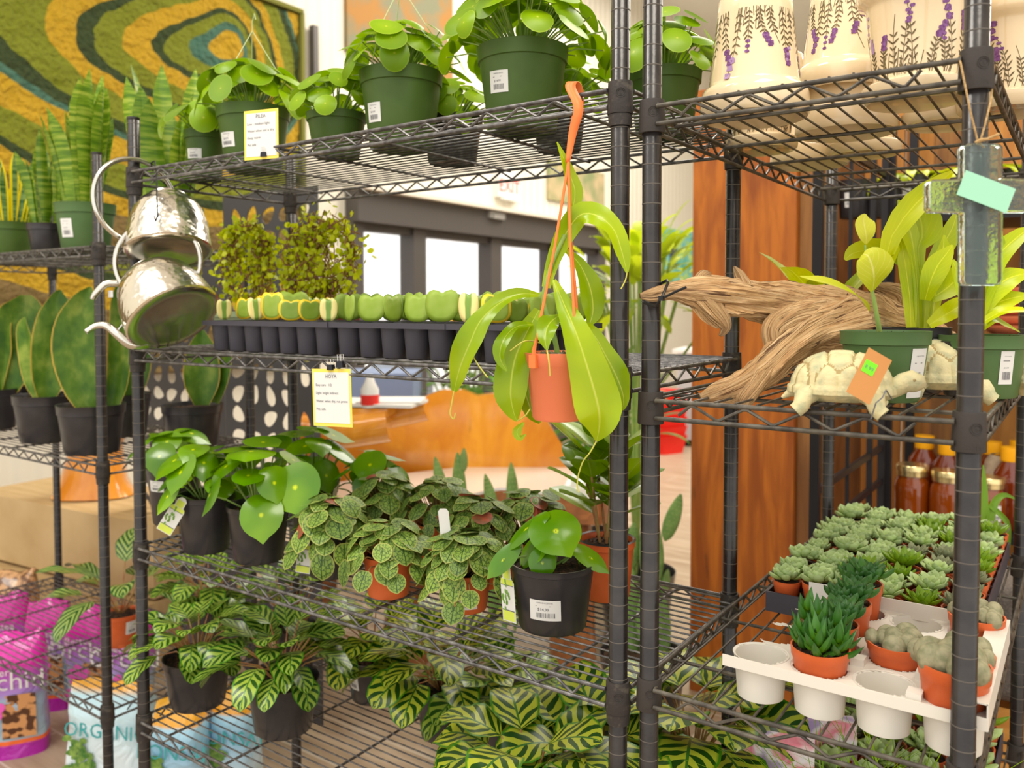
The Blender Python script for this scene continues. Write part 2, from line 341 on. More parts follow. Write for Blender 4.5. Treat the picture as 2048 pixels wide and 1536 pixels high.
# moss artwork
mm, tt_, pp_ = nt('preserved_moss'); sp = tt_.nodes.new('ShaderNodeSeparateXYZ'); g = co(tt_); nz = noi(tt_, 2.2, 3); tt_.links.new(g, sp.inputs[0])
nw = mth(tt_, 'MULTIPLY', mth(tt_, 'SUBTRACT', nz, .5), .11)
yy = sp.outputs[1]; zz = sp.outputs[2]                              # local: y along the wall, z up, spiral centre at 0,0
sa = mth(tt_, 'MULTIPLY_ADD', yy, -.93, mth(tt_, 'MULTIPLY', zz, -.37)); ta = mth(tt_, 'MULTIPLY_ADD', yy, -.37, mth(tt_, 'MULTIPLY', zz, .93))
sl = mth(tt_, 'MAXIMUM', sa, 0); sr_ = mth(tt_, 'MINIMUM', sa, 0); ta = mth(tt_, 'MULTIPLY_ADD', mth(tt_, 'POWER', sl, 2), -.16, ta)
sq = mth(tt_, 'MULTIPLY_ADD', sl, .36, sr_)
r_ = mth(tt_, 'ADD', mth(tt_, 'POWER', mth(tt_, 'ADD', mth(tt_, 'POWER', sq, 2), mth(tt_, 'POWER', mth(tt_, 'MULTIPLY', ta, .85), 2)), .5), nw)
DK, YE, LI, TE, BR = (.010, .035, .008), (.58, .34, .006), (.20, .23, .004), (.045, .16, .12), (.20, .12, .04)
c = ramp(tt_, mth(tt_, 'DIVIDE', r_, 1.7), [(0, YE), (.045, TE), (.07, LI), (.095, DK), (.11, YE), (.145, LI), (.185, DK), (.205, YE), (.24, LI), (.30, DK), (.325, TE), (.34, YE), (.40, LI), (.47, DK), (.495, YE), (.55, BR), (.66, LI), (.74, DK), (.77, YE), (.85, BR)], 'CONSTANT')
c = mixc(tt_, mth(tt_, 'MULTIPLY', noi(tt_, 38, 4), .45), c, (.10, .10, .02)); tt_.links.new(c, pp_.inputs['Base Color']); pp_.inputs['Roughness'].default_value = .95; bump(tt_, pp_, noi(tt_, 34, 5), 1.0, .05)
q = at(462, 92, 0, WX + .12); tr = at(598, 27, 0, WX + .12); t = thing('moss_artwork', 'large wall panel of green, yellow and teal moss in swirling bands', 'wall art', q); b = MB()
ymax = tr.y - q.y; zmax = tr.z - q.z; ymin = -3.2; zmin = -2.1
def mf(u, v):
    y = ymin + (ymax - ymin) * u; z = zmin + (zmax + .25 * (1 - u) * 0 - zmin) * v; e = min(u, 1 - u, v, 1 - v) < .0001
    return V((-.08 if e else .02 * noise.noise(V((y * 9, z * 9, 0))) + .012 * noise.noise(V((y * 30, z * 30, 3))), y, z))
b.grid(mf, 220, 150); b.build('moss', mm, t); b = MB()
for c_, d_ in ((((ymin + ymax) / 2, zmax + .01), (ymax - ymin + .04, .03)), ((ymax + .01, (zmin + zmax) / 2), (.03, zmax - zmin))): b.box((-.03, c_[0], c_[1]), (.12, d_[0], d_[1]))
b.build('frame', mat('olive_felt_edge', (.16, .16, .03), .9), t)
t = thing('wall_bracket', 'thin dark vertical metal strip on the siding right of the moss artwork', 'bracket', at(628, 105, 0, WX + .05)); b = MB(); b.box((0, 0, -.12), (.05, .045, .62)); b.build('strip', M['bronze'], t)
t = thing('ceiling_light', 'bright white strip light under the ceiling at the top right', 'light', (2.1, 5.6, 3.86)); b = MB(); b.box((0, 0, 0), (1.3, .35, .08)); b.build('diffuser', mat('lit_diffuser', (1, .98, .92), .5, emit=4), t)

# ------------------------------------------------------------------ leaf materials
def _pilea(t, u, v):
    r = rad(t, u, v); return ramp(t, r, [(0, (.55, .60, .16)), (.10, (.24, .40, .06)), (.9, (.19, .35, .045)), (1, (.32, .46, .10))])
M['pilea'] = leafmat('pilea_leaf', _pilea, .36, .35, .35)
def _poly(t, u, v):
    r = rad(t, u, v); n = noi(t, 9, 2)
    c = ramp(t, n, [(.35, (.07, .24, .006)), (.7, (.20, .42, .015))])
    return mixc(t, ramp(t, r, [(.05, (1, 1, 1)), (.13, (0, 0, 0))]), c, (.55, .70, .06))
M['poly'] = leafmat('raindrop_leaf', _poly, .22, .25, .45, coat=.5)
def _rug(t, u, v):
    cx = t.nodes.new('ShaderNodeTexCoord').outputs['UV']
    vo = node(t, 'ShaderNodeTexVoronoi', feature='DISTANCE_TO_EDGE'); vo.inputs['Scale'].default_value = 6.5; t.links.new(cx, vo.inputs['Vector'])
    c = ramp(t, vo.outputs[0], [(.015, (.03, .07, .02)), (.11, (.20, .31, .085))])
    a = absu(t, u); c = mixc(t, ramp(t, a, [(.02, (1, 1, 1)), (.07, (0, 0, 0))]), c, (.02, .06, .016))
    r = rad(t, u, v); return mixc(t, ramp(t, r, [(.86, (0, 0, 0)), (.98, (1, 1, 1))]), c, (.34, .38, .13))
def _rugb(t, uv):
    vo = node(t, 'ShaderNodeTexVoronoi'); vo.feature = 'DISTANCE_TO_EDGE'; vo.inputs['Scale'].default_value = 6.5; t.links.new(uv, vo.inputs['Vector']); return vo.outputs[0]
M['rug'] = leafmat('quilted_leaf', _rug, .5, .18, .4, _rugb)
def _rugp(t, u, v): return ramp(t, noi(t, 60, 2), [(.4, (.20, .12, .06)), (.6, (.42, .16, .10))])
M['rugp'] = leafmat('pinkish_young_leaf', _rugp, .5, .2)
def _cal(t, u, v, lt=(.40, .47, .10)):
    a = absu(t, u); n = noi(t, 16, 2)
    ph = mth(t, 'MULTIPLY_ADD', v, 5.2, mth(t, 'MULTIPLY_ADD', a, -1.6, mth(t, 'MULTIPLY', n, 1.3)))
    side = mth(t, 'MULTIPLY', mth(t, 'GREATER_THAN', u, .5), .5); f = mth(t, 'FRACT', mth(t, 'ADD', ph, side))
    tri = mth(t, 'ABSOLUTE', mth(t, 'SUBTRACT', f, .5)); env = mth(t, 'MULTIPLY', mth(t, 'SINE', mth(t, 'MULTIPLY', mth(t, 'POWER', a, .8), 2.9)), .285)
    st = mth(t, 'LESS_THAN', tri, env); c = mixc(t, st, lt, (.018, .065, .014))
    mid = mth(t, 'LESS_THAN', a, .05); c = mixc(t, mid, c, (.05, .16, .04))
    return mixc(t, ramp(t, a, [(.84, (0, 0, 0)), (.94, (1, 1, 1))]), c, (.06, .20, .035))
M['cal'] = leafmat('peacock_leaf', _cal, .34, .2, .35, coat=.12)
M['cal_d'] = leafmat('darker_peacock_leaf', lambda t, u, v: _cal(t, u, v, (.25, .36, .09)), .32, .14, .4, coat=.2)
def _cal2(t, u, v):
    a = absu(t, u); ph = mth(t, 'MULTIPLY_ADD', v, 6.0, mth(t, 'MULTIPLY', a, -2.4)); f = mth(t, 'FRACT', ph)
    c = ramp(t, f, [(0, (.03, .10, .03)), (.38, (.03, .10, .03)), (.5, (.42, .52, .20)), (.85, (.30, .45, .16)), (1, (.03, .10, .03))])
    return mixc(t, ramp(t, a, [(.88, (0, 0, 0)), (.95, (1, 1, 1))]), c, (.05, .17, .05))
M['cal2'] = leafmat('feather_calathea_leaf', _cal2, .3, .2, .5)
def _snake(t, u, v):
    n = noi(t, 12, 3, sc=(1, 1, 5)); n2 = noi(t, 6, 4, sc=(2, 2, 22))
    c = ramp(t, n2, [(.38, (.045, .12, .02)), (.5, (.13, .24, .04)), (.62, (.30, .38, .10))]); return mixc(t, mth(t, 'MULTIPLY', n, .4), c, (.22, .36, .08))
M['snake'] = leafmat('banded_snake_leaf', _snake, .4, .15)
def _snakey(t, u, v):
    return mixc(t, ramp(t, absu(t, u), [(.5, (0, 0, 0)), (.6, (1, 1, 1))]), ramp(t, noi(t, 6, 4, sc=(2, 2, 22)), [(.4, (.04, .12, .04)), (.6, (.2, .32, .12))]), (.75, .68, .10))
M['snakey'] = leafmat('yellow_edged_snake_leaf', _snakey, .4, .15)
def _whale(t, u, v):
    c = ramp(t, noi(t, 22, 4, sc=(1, 1, .7)), [(.35, (.035, .10, .015)), (.52, (.085, .17, .03)), (.68, (.20, .28, .07))])
    return mixc(t, ramp(t, absu(t, u), [(.93, (0, 0, 0)), (.985, (1, 1, 1))]), c, (.62, .45, .14))
M['whale'] = leafmat('mottled_paddle_leaf', _whale, .42, .12)
def _hoya(t, u, v): return ramp(t, noi(t, 22, 2), [(.35, (.18, .30, .055)), (.7, (.30, .41, .13))])
M['hoya'] = leafmat('plain_heart_leaf', _hoya, .5, .12)
def _hoyav(t, u, v): return mixc(t, ramp(t, mth(t, 'ADD', rad(t, u, v), mth(t, 'MULTIPLY', noi(t, 40, 2), .25)), [(.93, (0, 0, 0)), (1.0, (1, 1, 1))]), _hoya(t, u, v), (.90, .72, .16))
M['hoyav'] = leafmat('yellow_edged_heart_leaf', _hoyav, .35, .12)
def _hoyai(t, u, v): return mixc(t, ramp(t, mth(t, 'ADD', absu(t, u), mth(t, 'MULTIPLY', noi(t, 25, 2), .3)), [(.38, (1, 1, 1)), (.50, (0, 0, 0))]), (.82, .76, .36), (.20, .34, .10))
M['hoyai'] = leafmat('cream_streaked_heart_leaf', _hoyai, .35, .12)
def veined(a, b, vc, k=9, sl=3.0):
    def f(t, u, v):
        q = absu(t, u); fr = mth(t, 'FRACT', mth(t, 'MULTIPLY_ADD', v, k, mth(t, 'MULTIPLY', q, -sl)))
        c = ramp(t, noi(t, 10, 2), [(.35, a), (.65, b)]); c = mixc(t, mth(t, 'MULTIPLY', mth(t, 'LESS_THAN', fr, .09), .35), c, vc)
        return mixc(t, ramp(t, q, [(.015, (1, 1, 1)), (.075, (0, 0, 0))]), c, vc)
    return f
M['lime'] = leafmat('lime_leaf', veined((.36, .52, .025), (.58, .66, .05), (.66, .74, .16)), .32, .35, coat=.2)
M['lime2'] = leafmat('matt_lime_leaf', veined((.50, .58, .10), (.62, .66, .15), (.72, .74, .28), 7), .45, .3)
M['nep'] = leafmat('pitcher_plant_leaf', veined((.24, .42, .02), (.40, .56, .05), (.55, .66, .18), 1, 0), .28, .38, coat=.3)
M['obt'] = leafmat('baby_rubber_leaf', veined((.13, .28, .02), (.26, .42, .05), (.3, .42, .1), 1, 0), .25, .2, coat=.15)
M['tiny'] = leafmat('wire_vine_leaf', lambda t, u, v: (.46, .56, .05), .45, .4)
M['blurleaf'] = leafmat('yellow_green_leaf', lambda t, u, v: (.45, .58, .10), .45, .45)
M['darkleaf'] = leafmat('deep_green_leaf', lambda t, u, v: (.08, .20, .04), .4, .25)
def _ech(t, u, v): return mixc(t, ramp(t, v, [(.15, (0, 0, 0)), (.95, (1, 1, 1))]), (.30, .44, .11), (.42, .55, .29))
M['ech'] = leafmat('powdery_blue_green_leaf', _ech, .5, .1)
M['ech2'] = leafmat('bright_green_leaf', lambda t, u, v: mixc(t, v, (.28, .42, .06), (.16, .30, .06)), .35, .15)
M['ech3'] = leafmat('grey_olive_leaf', lambda t, u, v: (.22, .25, .15), .55, .05)
M['haw'] = leafmat('dark_pointed_leaf', lambda t, u, v: ramp(t, v, [(0, (.20, .42, .06)), (.35, (.07, .20, .045)), (1, (.05, .13, .05))]), .35, .1)
M['aloe'] = leafmat('aloe_leaf', lambda t, u, v: (.20, .38, .08), .4, .1)
M['cactus'] = mat('cactus_skin', (.11, .21, .05), .55, 0, (.18, .30, .08), 25)
M['spine'] = mat('cactus_areole', (.32, .34, .14), .8)
M['stone'] = mat('living_stone_skin', (.20, .20, .11), .6, 0, (.34, .31, .19), 120, 5, bs=.15, bsc=200)
M['grass'] = leafmat('grass_blade', lambda t, u, v: (.22, .42, .05), .4, .3)

# ------------------------------------------------------------------ wire shelving
PR = .0125
def post_mb(z0, z1, skip=()):
    b = MB(); b.lathe([(0, z0), (PR, z0), (PR, z1 - .002), (PR - .002, z1), (0, z1)], 24)
    z = z0 + .0127
    while z < z1 - .008:
        b.lathe([(PR + .0001, z - .0007), (PR + .00035, z), (PR + .0001, z + .0007)], 24, (0, 0, z * 0), mi=1); z += .0254
    b.lathe([(PR, z1 - .004), (PR + .0008, z1 - .003), (PR + .0004, z1 + .002), (0, z1 + .0025)], 20, mi=0)
    return b
def shelf_mb(w, d, longx=True, rr=.0031, wr=.0017, step=.0255):
    b = MB(); o = .0125; e = .0125
    rect = {}
    for z in (0, -.0225):
        for y in (-o, d + o): b.tube([(e, y, z), (w - e, y, z)], rr, 8)
        for x in (-o, w + o): b.tube([(x, e, z), (x, d - e, z)], rr, 8)
    def zig(a, c, n, ax):
        L = c - a; seg = .0575 if n else .0575; k = max(2, int(L / seg)); seg = L / k; pts = []
        for i in range(k + 1):
            if i: pts.append(a + i * seg - seg / 2); 
        P = []; lo = False
        x = a; P.append((a, -.0165))
        for i in range(k):
            x0 = a + i * seg
            P += [(x0 + seg * .22, -.0035), (x0 + seg * .30, -.0035), (x0 + seg * .72, -.0190), (x0 + seg * .78, -.0190)]
        P.append((c, -.0040)); return P
    for y in (-o, d + o): b.tube([(x, y + (.0015 if y > 0 else -.0015) * 0, z) for x, z in zig(.045, w - .05, 1, 0)], .0021, 6)
    for x in (-o, w + o): b.tube([(x, y, z) for y, z in zig(.045, d - .05, 1, 1)], .0021, 6)
    if longx:
        k = int((d + 2 * o) / .0205)
        for i in range(1, k): y = -o + (d + 2 * o) * i / k; b.tube([(-o, y, .003), (w + o, y, .003)], wr, 5, mi=0)
        k = int(w / .19)
        for i in range(k): x = (w - (k - 1) * .19) / 2 + i * .19; b.tube([(x, -o, -.0035), (x, d + o, -.0035)], .0028, 6)
    else:
        k = int((w + 2 * o) / step)
        for i in range(1, k): x = -o + (w + 2 * o) * i / k; b.tube([(x, -o, .003), (x, d + o, .003)], wr, 5)
        for i in range(5): y = .1 + .19 * i; b.tube([(-o, y, -.0035), (w + o, y, -.0035)], .0028, 6)
    return b
def collar_mb(ring, seed):
    b = MB(); b.lathe([(PR + .0004, .011), (.0158, .011), (.0162, .009), (.0172, -.030), (.0168, -.0315), (PR + .0004, -.0315)], 28)
    if ring: b.lathe([(PR + .0003, -.0315), (.0160, -.0320), (.0152, -.047), (PR + .0003, -.047)], 24)
    # moulded ring emblem, facing the aisle
    a = -1.05
    def f(u, v, r): 
        an = a + u / .0168; return V((math.cos(an) * (.0168 + r), math.sin(an) * (.0168 + r), -.006 + v))
    for R in (.0062, .0042): b.tube([f(R * math.cos(k * PI / 8), R * math.sin(k * PI / 8), .0002) for k in range(17)], .00035, 4)
    b.text('S', lambda x, y, l: f(x, y - .0025, .0004), .0072)
    b.text('HD', lambda x, y, l: f(x, y - .0235, .0005), .0080)
    return b
def rack(name, label, origin, rz, w, d, heights, z0, z1s, longx, wm, ring, top=None):
    r = thing(name, label, 'shelf', origin, rz, None)
    cn = [(0, 0), (w, 0), (0, d), (w, d)]
    for k, (x, y) in enumerate(cn):
        p = post_mb(z0, z1s[k]).build('post', [M['rack'], M['groove']], r); p.location = (x, y, 0)
    for h in heights:
        s = shelf_mb(w, d, longx).build('wire_shelf', wm, r); s.location = (0, 0, h)
        for k, (x, y) in enumerate(cn):
            c = collar_mb(ring, k).build('collar', M['collar'] if ring else M['collar2'], s); c.location = (x, y, 0)
    return r
BX, BY, MROT = -.0414, -.0096, math.radians(-.378)
cr, sr = math.cos(MROT), math.sin(MROT)
def mpt(u, v): return (BX + u * cr - v * sr, BY + u * sr + v * cr)
MW, MD = 1.1562, .4173
ZU, ZM, ZL, ZB = .4083, .0331, -.3926, -.7711

rack('wire_rack', 'wide black wire rack in the middle, holding potted plants on four shelves', (*mpt(-MW, 0), 0), MROT, MW, MD, (ZU, ZM, ZL, ZB), FLOOR, (.523, .62, .50, .62), True, M['wire2'], True)
rack('wire_rack', 'narrow black wire rack at the right, end-on, with driftwood, turtles and succulents', (0, 0, 0), 0, .37, .917, (.3804, .0012, -.3807, -.762), FLOOR, (.62, .62, .62, .62), False, M['wire'], False)
lx, ly = mpt(-1.5167 - MW, .1144)
rack('wire_rack', 'black wire rack at the far left, holding snake plants and bark bags', (lx, ly, 0), MROT, MW, .447, (.2745, -.2731, -.8978), FLOOR, (.5, .505, .47, .30), True, M['wire2'], True)

# ------------------------------------------------------------------ pots and labels
def pot_mb(r1, r0, h, lip=.004, band=.18, n=36, feet=0, mi=0, seed=0):
    """upright pot, r1 rim radius, r0 base radius"""
    b = MB(); hb = h * (1 - band); rb = r0 + (r1 - r0) * .96 * (1 - band)
    pr = [(0, .004), (r0 - .006, .004), (r0 - .002, .0), (r0, .003)]
    pr += [(rb, hb), (rb + lip * .75, hb + .0012), (r1 + lip * .2, h - .0012), (r1 + lip * .35, h), (r1 - .0015, h), (r1 - .003, h - .003), (rb - .002, hb), (r0 + (r1 - r0) * .55 - .003, h * .6)]
    b.lathe(pr, n, mi=mi)
    if feet:
        for k in range(feet):
            a = 2 * PI * k / feet; b.lathe([(r0 + .0002, .0), (r0 + .0008, .007), (r0 + .0002, .012)], 6, a0=a, a1=a + PI / feet, mi=mi)
    return b
def soil_mb(r, z, n=24, seed=0):
    b = MB(); pr = [(0, z + .004), (r * .3, z + .005), (r * .6, z + .002), (r * .85, z + .001), (r, z - .002)]
    b.lathe(pr, n, wob=.0); rg = random.Random(seed)
    for k in range(int(30)):
        a = rg.random() * 6.28; q = r * .9 * math.sqrt(rg.random()); s = .0015 + rg.random() * .003
        b.add([V((math.cos(a) * q + math.cos(j * 2.1) * s, math.sin(a) * q + math.sin(j * 2.1) * s, z + .003)) for j in range(3)] + [V((math.cos(a) * q, math.sin(a) * q, z + .004 + s))], [(0, 1, 3), (1, 2, 3), (2, 0, 3)], sm=False)
    return b
def face_angle(p):
    """direction from a pot centre toward the aisle viewer side"""
    return math.atan2(EYE.y - p[1], EYE.x - p[0])
def sticker(parent, r1, r0, h, a, z, w_, h_, price=None, tilt=0, name='price_sticker', band=.18, shift=0):
    b = MB()
    def f(x, y, l):
        yy = z + y * math.cos(tilt) + x * math.sin(tilt); xx = x * math.cos(tilt) - y * math.sin(tilt)
        rr = r0 + (r1 - r0) * .96 * min(1, yy / h) + .0006 + l; an = a + xx / rr
        return V((math.cos(an) * rr, math.sin(an) * rr, yy))
    g = lambda u, v: f((u - .5) * w_, (v - .5) * h_, 0)
    b.grid(g, 8, 4)
    b.text('GARDEN CENTER', lambda x, y, l: f(x * .001 * w_ / .04, h_ * .34 + y * .001 * w_ / .04, .0003), 2.6, 1)
    b.text(price or '$14.99', lambda x, y, l: f(x * .001 * w_ / .04 - w_ * .05, -h_ * .02 + y * .001 * w_ / .04, .0003), 5.4 if price is None or len(price) < 7 else 4.6, 1)
    for k in range(3): b.add([f(-w_ * .3 + .3 * w_ * q[0] * 1.6, h_ * .2 + q[1] * .0008, .0003) for q in ((0, 0), (1, 0), (1, 1), (0, 1))], [(0, 1, 2, 3)], mi=1, sm=False)
    rg = random.Random(int(a * 100)); x = -w_ * .28
    while x < w_ * .3:
        q = rg.choice((.0004, .0007, .0011)) * w_ / .04
        b.add([f(x, -h_ * .36, .0003), f(x + q, -h_ * .36, .0003), f(x + q, -h_ * .12, .0003), f(x, -h_ * .12, .0003)], [(0, 1, 2, 3)], mi=1, sm=False); x += q + rg.choice((.0006, .001)) * w_ / .04
    return b.build(name, [M['white'], M['ink']], parent)
def P(name, label, cat, px, y, z, group=None, rz=0):
    p = px_at(px, y, z); return thing(name, label, cat, p, rz, group)
def potted(name, label, px, y, z, wpx, hpx, potm, taper=.78, soil=True, band=.18, lip=.004, feet=0, group=None, cat='potted plant', z_off=.0055):
    """wpx / hpx: rim width and height of the pot in picture pixels"""
    p = px_at(px, y, z + z_off); k = dep(p) / FPX; r1 = wpx / 2 * k; h = hpx * k
    t = thing(name, label, cat, p, 0, group); pot_mb(r1, r1 * taper, h, lip, band, feet=feet, seed=int(px)).build('pot', potm, t)
    if soil: soil_mb(r1 * .94, h * .90, seed=int(px)).build('soil', M['soil'], t)
    t['r1'] = r1; t['r0'] = r1 * taper; t['h'] = h; return t
def stick(t, da, zf, w_, h_, price=None, tilt=0):
    r1, r0, h = t['r1'], t['r0'], t['h']; return sticker(t, r1, r0, h, face_angle(t.location) + da, h * zf, w_, h_, price, tilt)
def fin(t):
    for k in ('r1', 'r0', 'h'):
        if k in t: del t[k]

# ------------------------------------------------------------------ foliage
def round_foliage(t, seed, n, R, H, s0, s1, mats, z0, tip=0, glossy=False, droop=.6, el=1.0, stemr=.0016, stemm='stem', flat=0, aim=None, lean=(0, 0)):
    rg = random.Random(seed); lf = MB(); st = MB()
    for i in range(n):
        q = (i + .5) / n; a = i * 2.39996 + rg.uniform(-.3, .3); rr = R * math.sqrt(q) * rg.uniform(.85, 1.1)
        hh = z0 + H * (1 - flat * 0 - droop * q * q * 1.3) * rg.uniform(.8, 1.12)
        c = V((math.cos(a) * rr + lean[0] * (1 - q), math.sin(a) * rr + lean[1] * (1 - q), hh)); out = V((math.cos(a), math.sin(a), 0))
        til = (.15 + q * 1.05) * rg.uniform(.6, 1.25); nr = (V((0, 0, 1)) * math.cos(til) + out * math.sin(til) + V((rg.uniform(-.25, .25), rg.uniform(-.25, .25), 0))).normalized()
        s = rg.uniform(s0, s1); tp = (out * math.cos(til) - V((0, 0, 1)) * (math.sin(til) + .1)).normalized()
        if tip: bd = lambda an: (1 - .07 * math.cos(an) + tip * math.exp(-(min(an, 2 * PI - an) / .22) ** 2) - .10 * math.exp(-((an - PI) / .3) ** 2))
        else: bd = None
        lf.disc(c, nr, tp, s * rg.uniform(.85, 1), s * el, bd, dome=rg.uniform(-.05, .22), n=20 if tip else 16, rings=3, t=rg.uniform(.2, .85), cup=rg.uniform(-.1, .3), mi=rg.choices(range(len(mats)), [1] + [.04] * (len(mats) - 1))[0])
        b0 = V((math.cos(a) * rr * .12, math.sin(a) * rr * .12, z0 - .01)); m = (b0 + c) / 2 + V((0, 0, .012)) + out * rr * .12
        st.tube([b0, m, c - nr * .002], [stemr * 1.2, stemr, stemr * .8], 5)
    st.build('stems', M[stemm], t); lf.build('foliage', [M[m] for m in mats], t)
def ell(p=.5, sharp=1.0):
    def f(v):
        v = min(max(v, 0), 1); x = v ** (math.log(.5) / math.log(p)); return max(.02, (max(0, 1 - (2 * x - 1) ** 2)) ** (.5 * sharp))
    return f
def calathea(t, seed, n, R, H, L, Wd, z0, m='cal', bend=1.1, up=.55):
    rg = random.Random(seed); lf = MB(); st = MB(); pf = ell(.46, 1.15)
    for i in range(n):
        q = (i + .5) / n; a = i * 2.39996 + rg.uniform(-.3, .3); out = V((math.cos(a), math.sin(a), 0))
        b0 = out * .008 + V((0, 0, z0)); k = .35 + .75 * math.sqrt(q); c = out * (R * .5 * k) + V((0, 0, z0 + H * (1.05 - .62 * q) * rg.uniform(.8, 1.1)))
        st.tube([b0, (b0 + c) / 2 + V((0, 0, .015)), c], [.0022, .0018, .0013], 5)
        l = L * rg.uniform(.75, 1.1); dr = (out * (.6 + .4 * q) + V((rg.uniform(-.3, .3), rg.uniform(-.3, .3), up - .75 * q))).normalized()
        lf.leaf(c, dr, V((0, 0, 1)), l, Wd * rg.uniform(.85, 1.1), pf, bend * rg.uniform(.5, 1.2), 9, 6, .06, .10, t=rg.uniform(.3, .8), twist=rg.uniform(-.5, .5), wn=2, seed=rg.random() * 6)
    st.build('stems', M['stem2'], t); lf.build('foliage', M[m], t)
def snake(t, seed, n, r, L, Wd, z0, m='snake', spread=.25, mi2=None):
    rg = random.Random(seed); lf = MB()
    pf = lambda v: (.55 + .45 * math.sin(min(1, v * 1.6) * PI / 2)) * (1 if v < .72 else max(.02, math.cos((v - .72) / .28 * PI / 2)))
    for i in range(n):
        a = i * 2.39996 + rg.random(); q = r * math.sqrt((i + .3) / n) * .75; out = V((math.cos(a), math.sin(a), 0))
        d = V((0, 0, 1)) + out * rg.uniform(.3, 1) * spread; l = L * rg.uniform(.6, 1.05)
        lf.leaf(out * q + V((0, 0, z0 - .01)), d, (V((math.sin(a), -math.cos(a), 0)) * .5 - out).normalized(), l, Wd * rg.uniform(.8, 1.15), pf, rg.uniform(-.2, .2), 10, 4, .16, .08, t=rg.uniform(.25, .85), twist=rg.uniform(-.8, .8), wn=1.5, seed=rg.random() * 6)
    lf.build('leaves', M[m], t)
def label_card(t, wd, h, body, frame=True, tilt=0):
    """text card in a clear sleeve with a yellow border, standing in local xz, facing -y"""
    b = MB(); f = lambda x, z, y: V((x, -y, z))
    b.box((0, 0, h / 2), (wd, .0006, h), 1)
    b.box((0, -.0006, h / 2), (wd * .90, .0004, h * .88), 0)
    for k, s in enumerate(body):
        b.text(s, lambda x, y, l, k=k: V((x - (wd * .40 if k else 0), -.0012, h * (.84 - .14 * k) + y)), .009 if k == 0 else .0062, 2, 'LEFT' if k else 'CENTER')
    o = b.build('card', [M['white'], M['yellow'], M['ink']], t)
    return o
def binder_clip(t, x, z, s=.012):
    b = MB(); b.prism([(-s / 2, 0), (s / 2, 0), (s * .4, s * .7), (-s * .4, s * .7)], lambda u, v, w_: V((x + u, -.004 + w_, z + v)), .008)
    for q in (-.003, .003): b.tube([(x - s * .2, q, z + s * .5), (x - s * .25, q, z + s * 1.4), (x + s * .25, q, z + s * 1.4), (x + s * .2, q, z + s * .5)], .0006, 5, mi=1)
    return b.build('binder_clip', [M['clip'], M['steel']], t)
def plant_tag(t, loc, rz, s=1, roll=0, pitch=0):
    b = MB(); q = Matrix.Rotation(rz, 3, 'Z') @ Matrix.Rotation(pitch, 3, 'X') @ Matrix.Rotation(roll, 3, 'Y')
    def f(x, z, y=0): return V(loc) + q @ V((x * s, -y * s, z * s))
    pl = lambda x0, z0, x1, z1, mi, y: b.add([f(x0, z0, y), f(x1, z0, y), f(x1, z1, y), f(x0, z1, y)], [(0, 1, 2, 3)], mi=mi, sm=False)
    b.prism([(-.016, -.075), (.016, -.075), (.016, -.020), (.010, -.014), (.010, 0), (.004, .006), (-.004, .006), (-.010, 0), (-.010, -.014), (-.016, -.020)], lambda u, v, w_: f(u, v, w_ - .0004), .0004)
    pl(-.0145, -.0735, .0145, -.060, 1, .0004); pl(-.0145, -.024, .0145, -.016, 1, .0004); pl(-.008, -.015, .008, -.001, 1, .0004)
    pl(-.0145, -.0600, .0145, -.0585, 2, .0005); pl(-.0145, -.0250, .0145, -.0238, 2, .0005)
    rg = random.Random(3)
    for k in range(14): x, z = -.005 + rg.gauss(0, .0045), -.042 + rg.gauss(0, .007); b.disc(f(x, z, .0006), q @ V((0, -1, 0)), q @ V((rg.random() - .5, 0, 1)), .0022 * s, .0036 * s, n=6, rings=1, dome=0, mi=3)
    return b.build('plant_tag', [M['white'], M['taglime'], M['ink'], M['taggreen']], t)
M['taglime'] = mat('lime_tag_print', (.62, .72, .10), .5); M['taggreen'] = mat('green_tag_print', (.18, .36, .06), .5)
ORD = ['first', 'second', 'third', 'fourth', 'fifth', 'sixth', 'seventh', 'eighth', 'ninth', 'tenth', 'eleventh', 'twelfth', 'thirteenth']
# ================================================================== MIDDLE RACK, top shelf: coin-leaf plants in green hanging pots
def hanger_wires(t, top, r, h, m='hang', n=3, rad_=.0009):
    b = MB()
    for k in range(n):
        a = 2 * PI * k / n + .5; b.tube([V((math.cos(a) * r, math.sin(a) * r, h)), V((math.cos(a) * r * .75, math.sin(a) * r * .75, h + (top - h) * .45)) + V((.006 * math.sin(k), 0, 0)), V((0, 0, top))], rad_, 5)
    b.tube([V((0, 0, top)), V((0, 0, top + .02)), V((.008, 0, top + .035)), V((.012, 0, top + .022))], rad_ * 1.3, 5)
    b.build('hanger', M[m], t)
G1 = 'coin-leaf plants in green pots on the top shelf'
top_plants = [
 ('green potted coin-leaf plant with white price sticker, second largest pot left of the front post', 803, .155, 164, 150, 'green_pot', 44, .115, .085, .026, 41, (-.85, .42, .034, .034), True),
 ('largest green potted coin-leaf plant, white price sticker, directly left of the front post', 1045, .155, 180, 162, 'green_pot', 62, .14, .10, .027, 52, (-.62, .52, .036, .034), False),
 ('low green potted coin-leaf plant between the yellow-edged card and the next sticker pot', 674, .145, 118, 86, 'green_pot', 32, .10, .075, .024, 63, None, False),
 ('green potted coin-leaf plant standing behind the yellow-edged care card', 508, .16, 142, 124, 'green_pot', 36, .12, .095, .033, 74, (-.95, .45, .045, .03), True),
 ('small green potted coin-leaf plant at the left end of the top shelf', 412, .17, 80, 96, 'green_pot', 22, .095, .07, .030, 85, (-.7, .5, .04, .022), False),
 ('green potted coin-leaf plant seen between the two tall front posts', 1331, .30, 148, 126, 'green_pot', 40, .11, .085, .027, 96, None, False)]
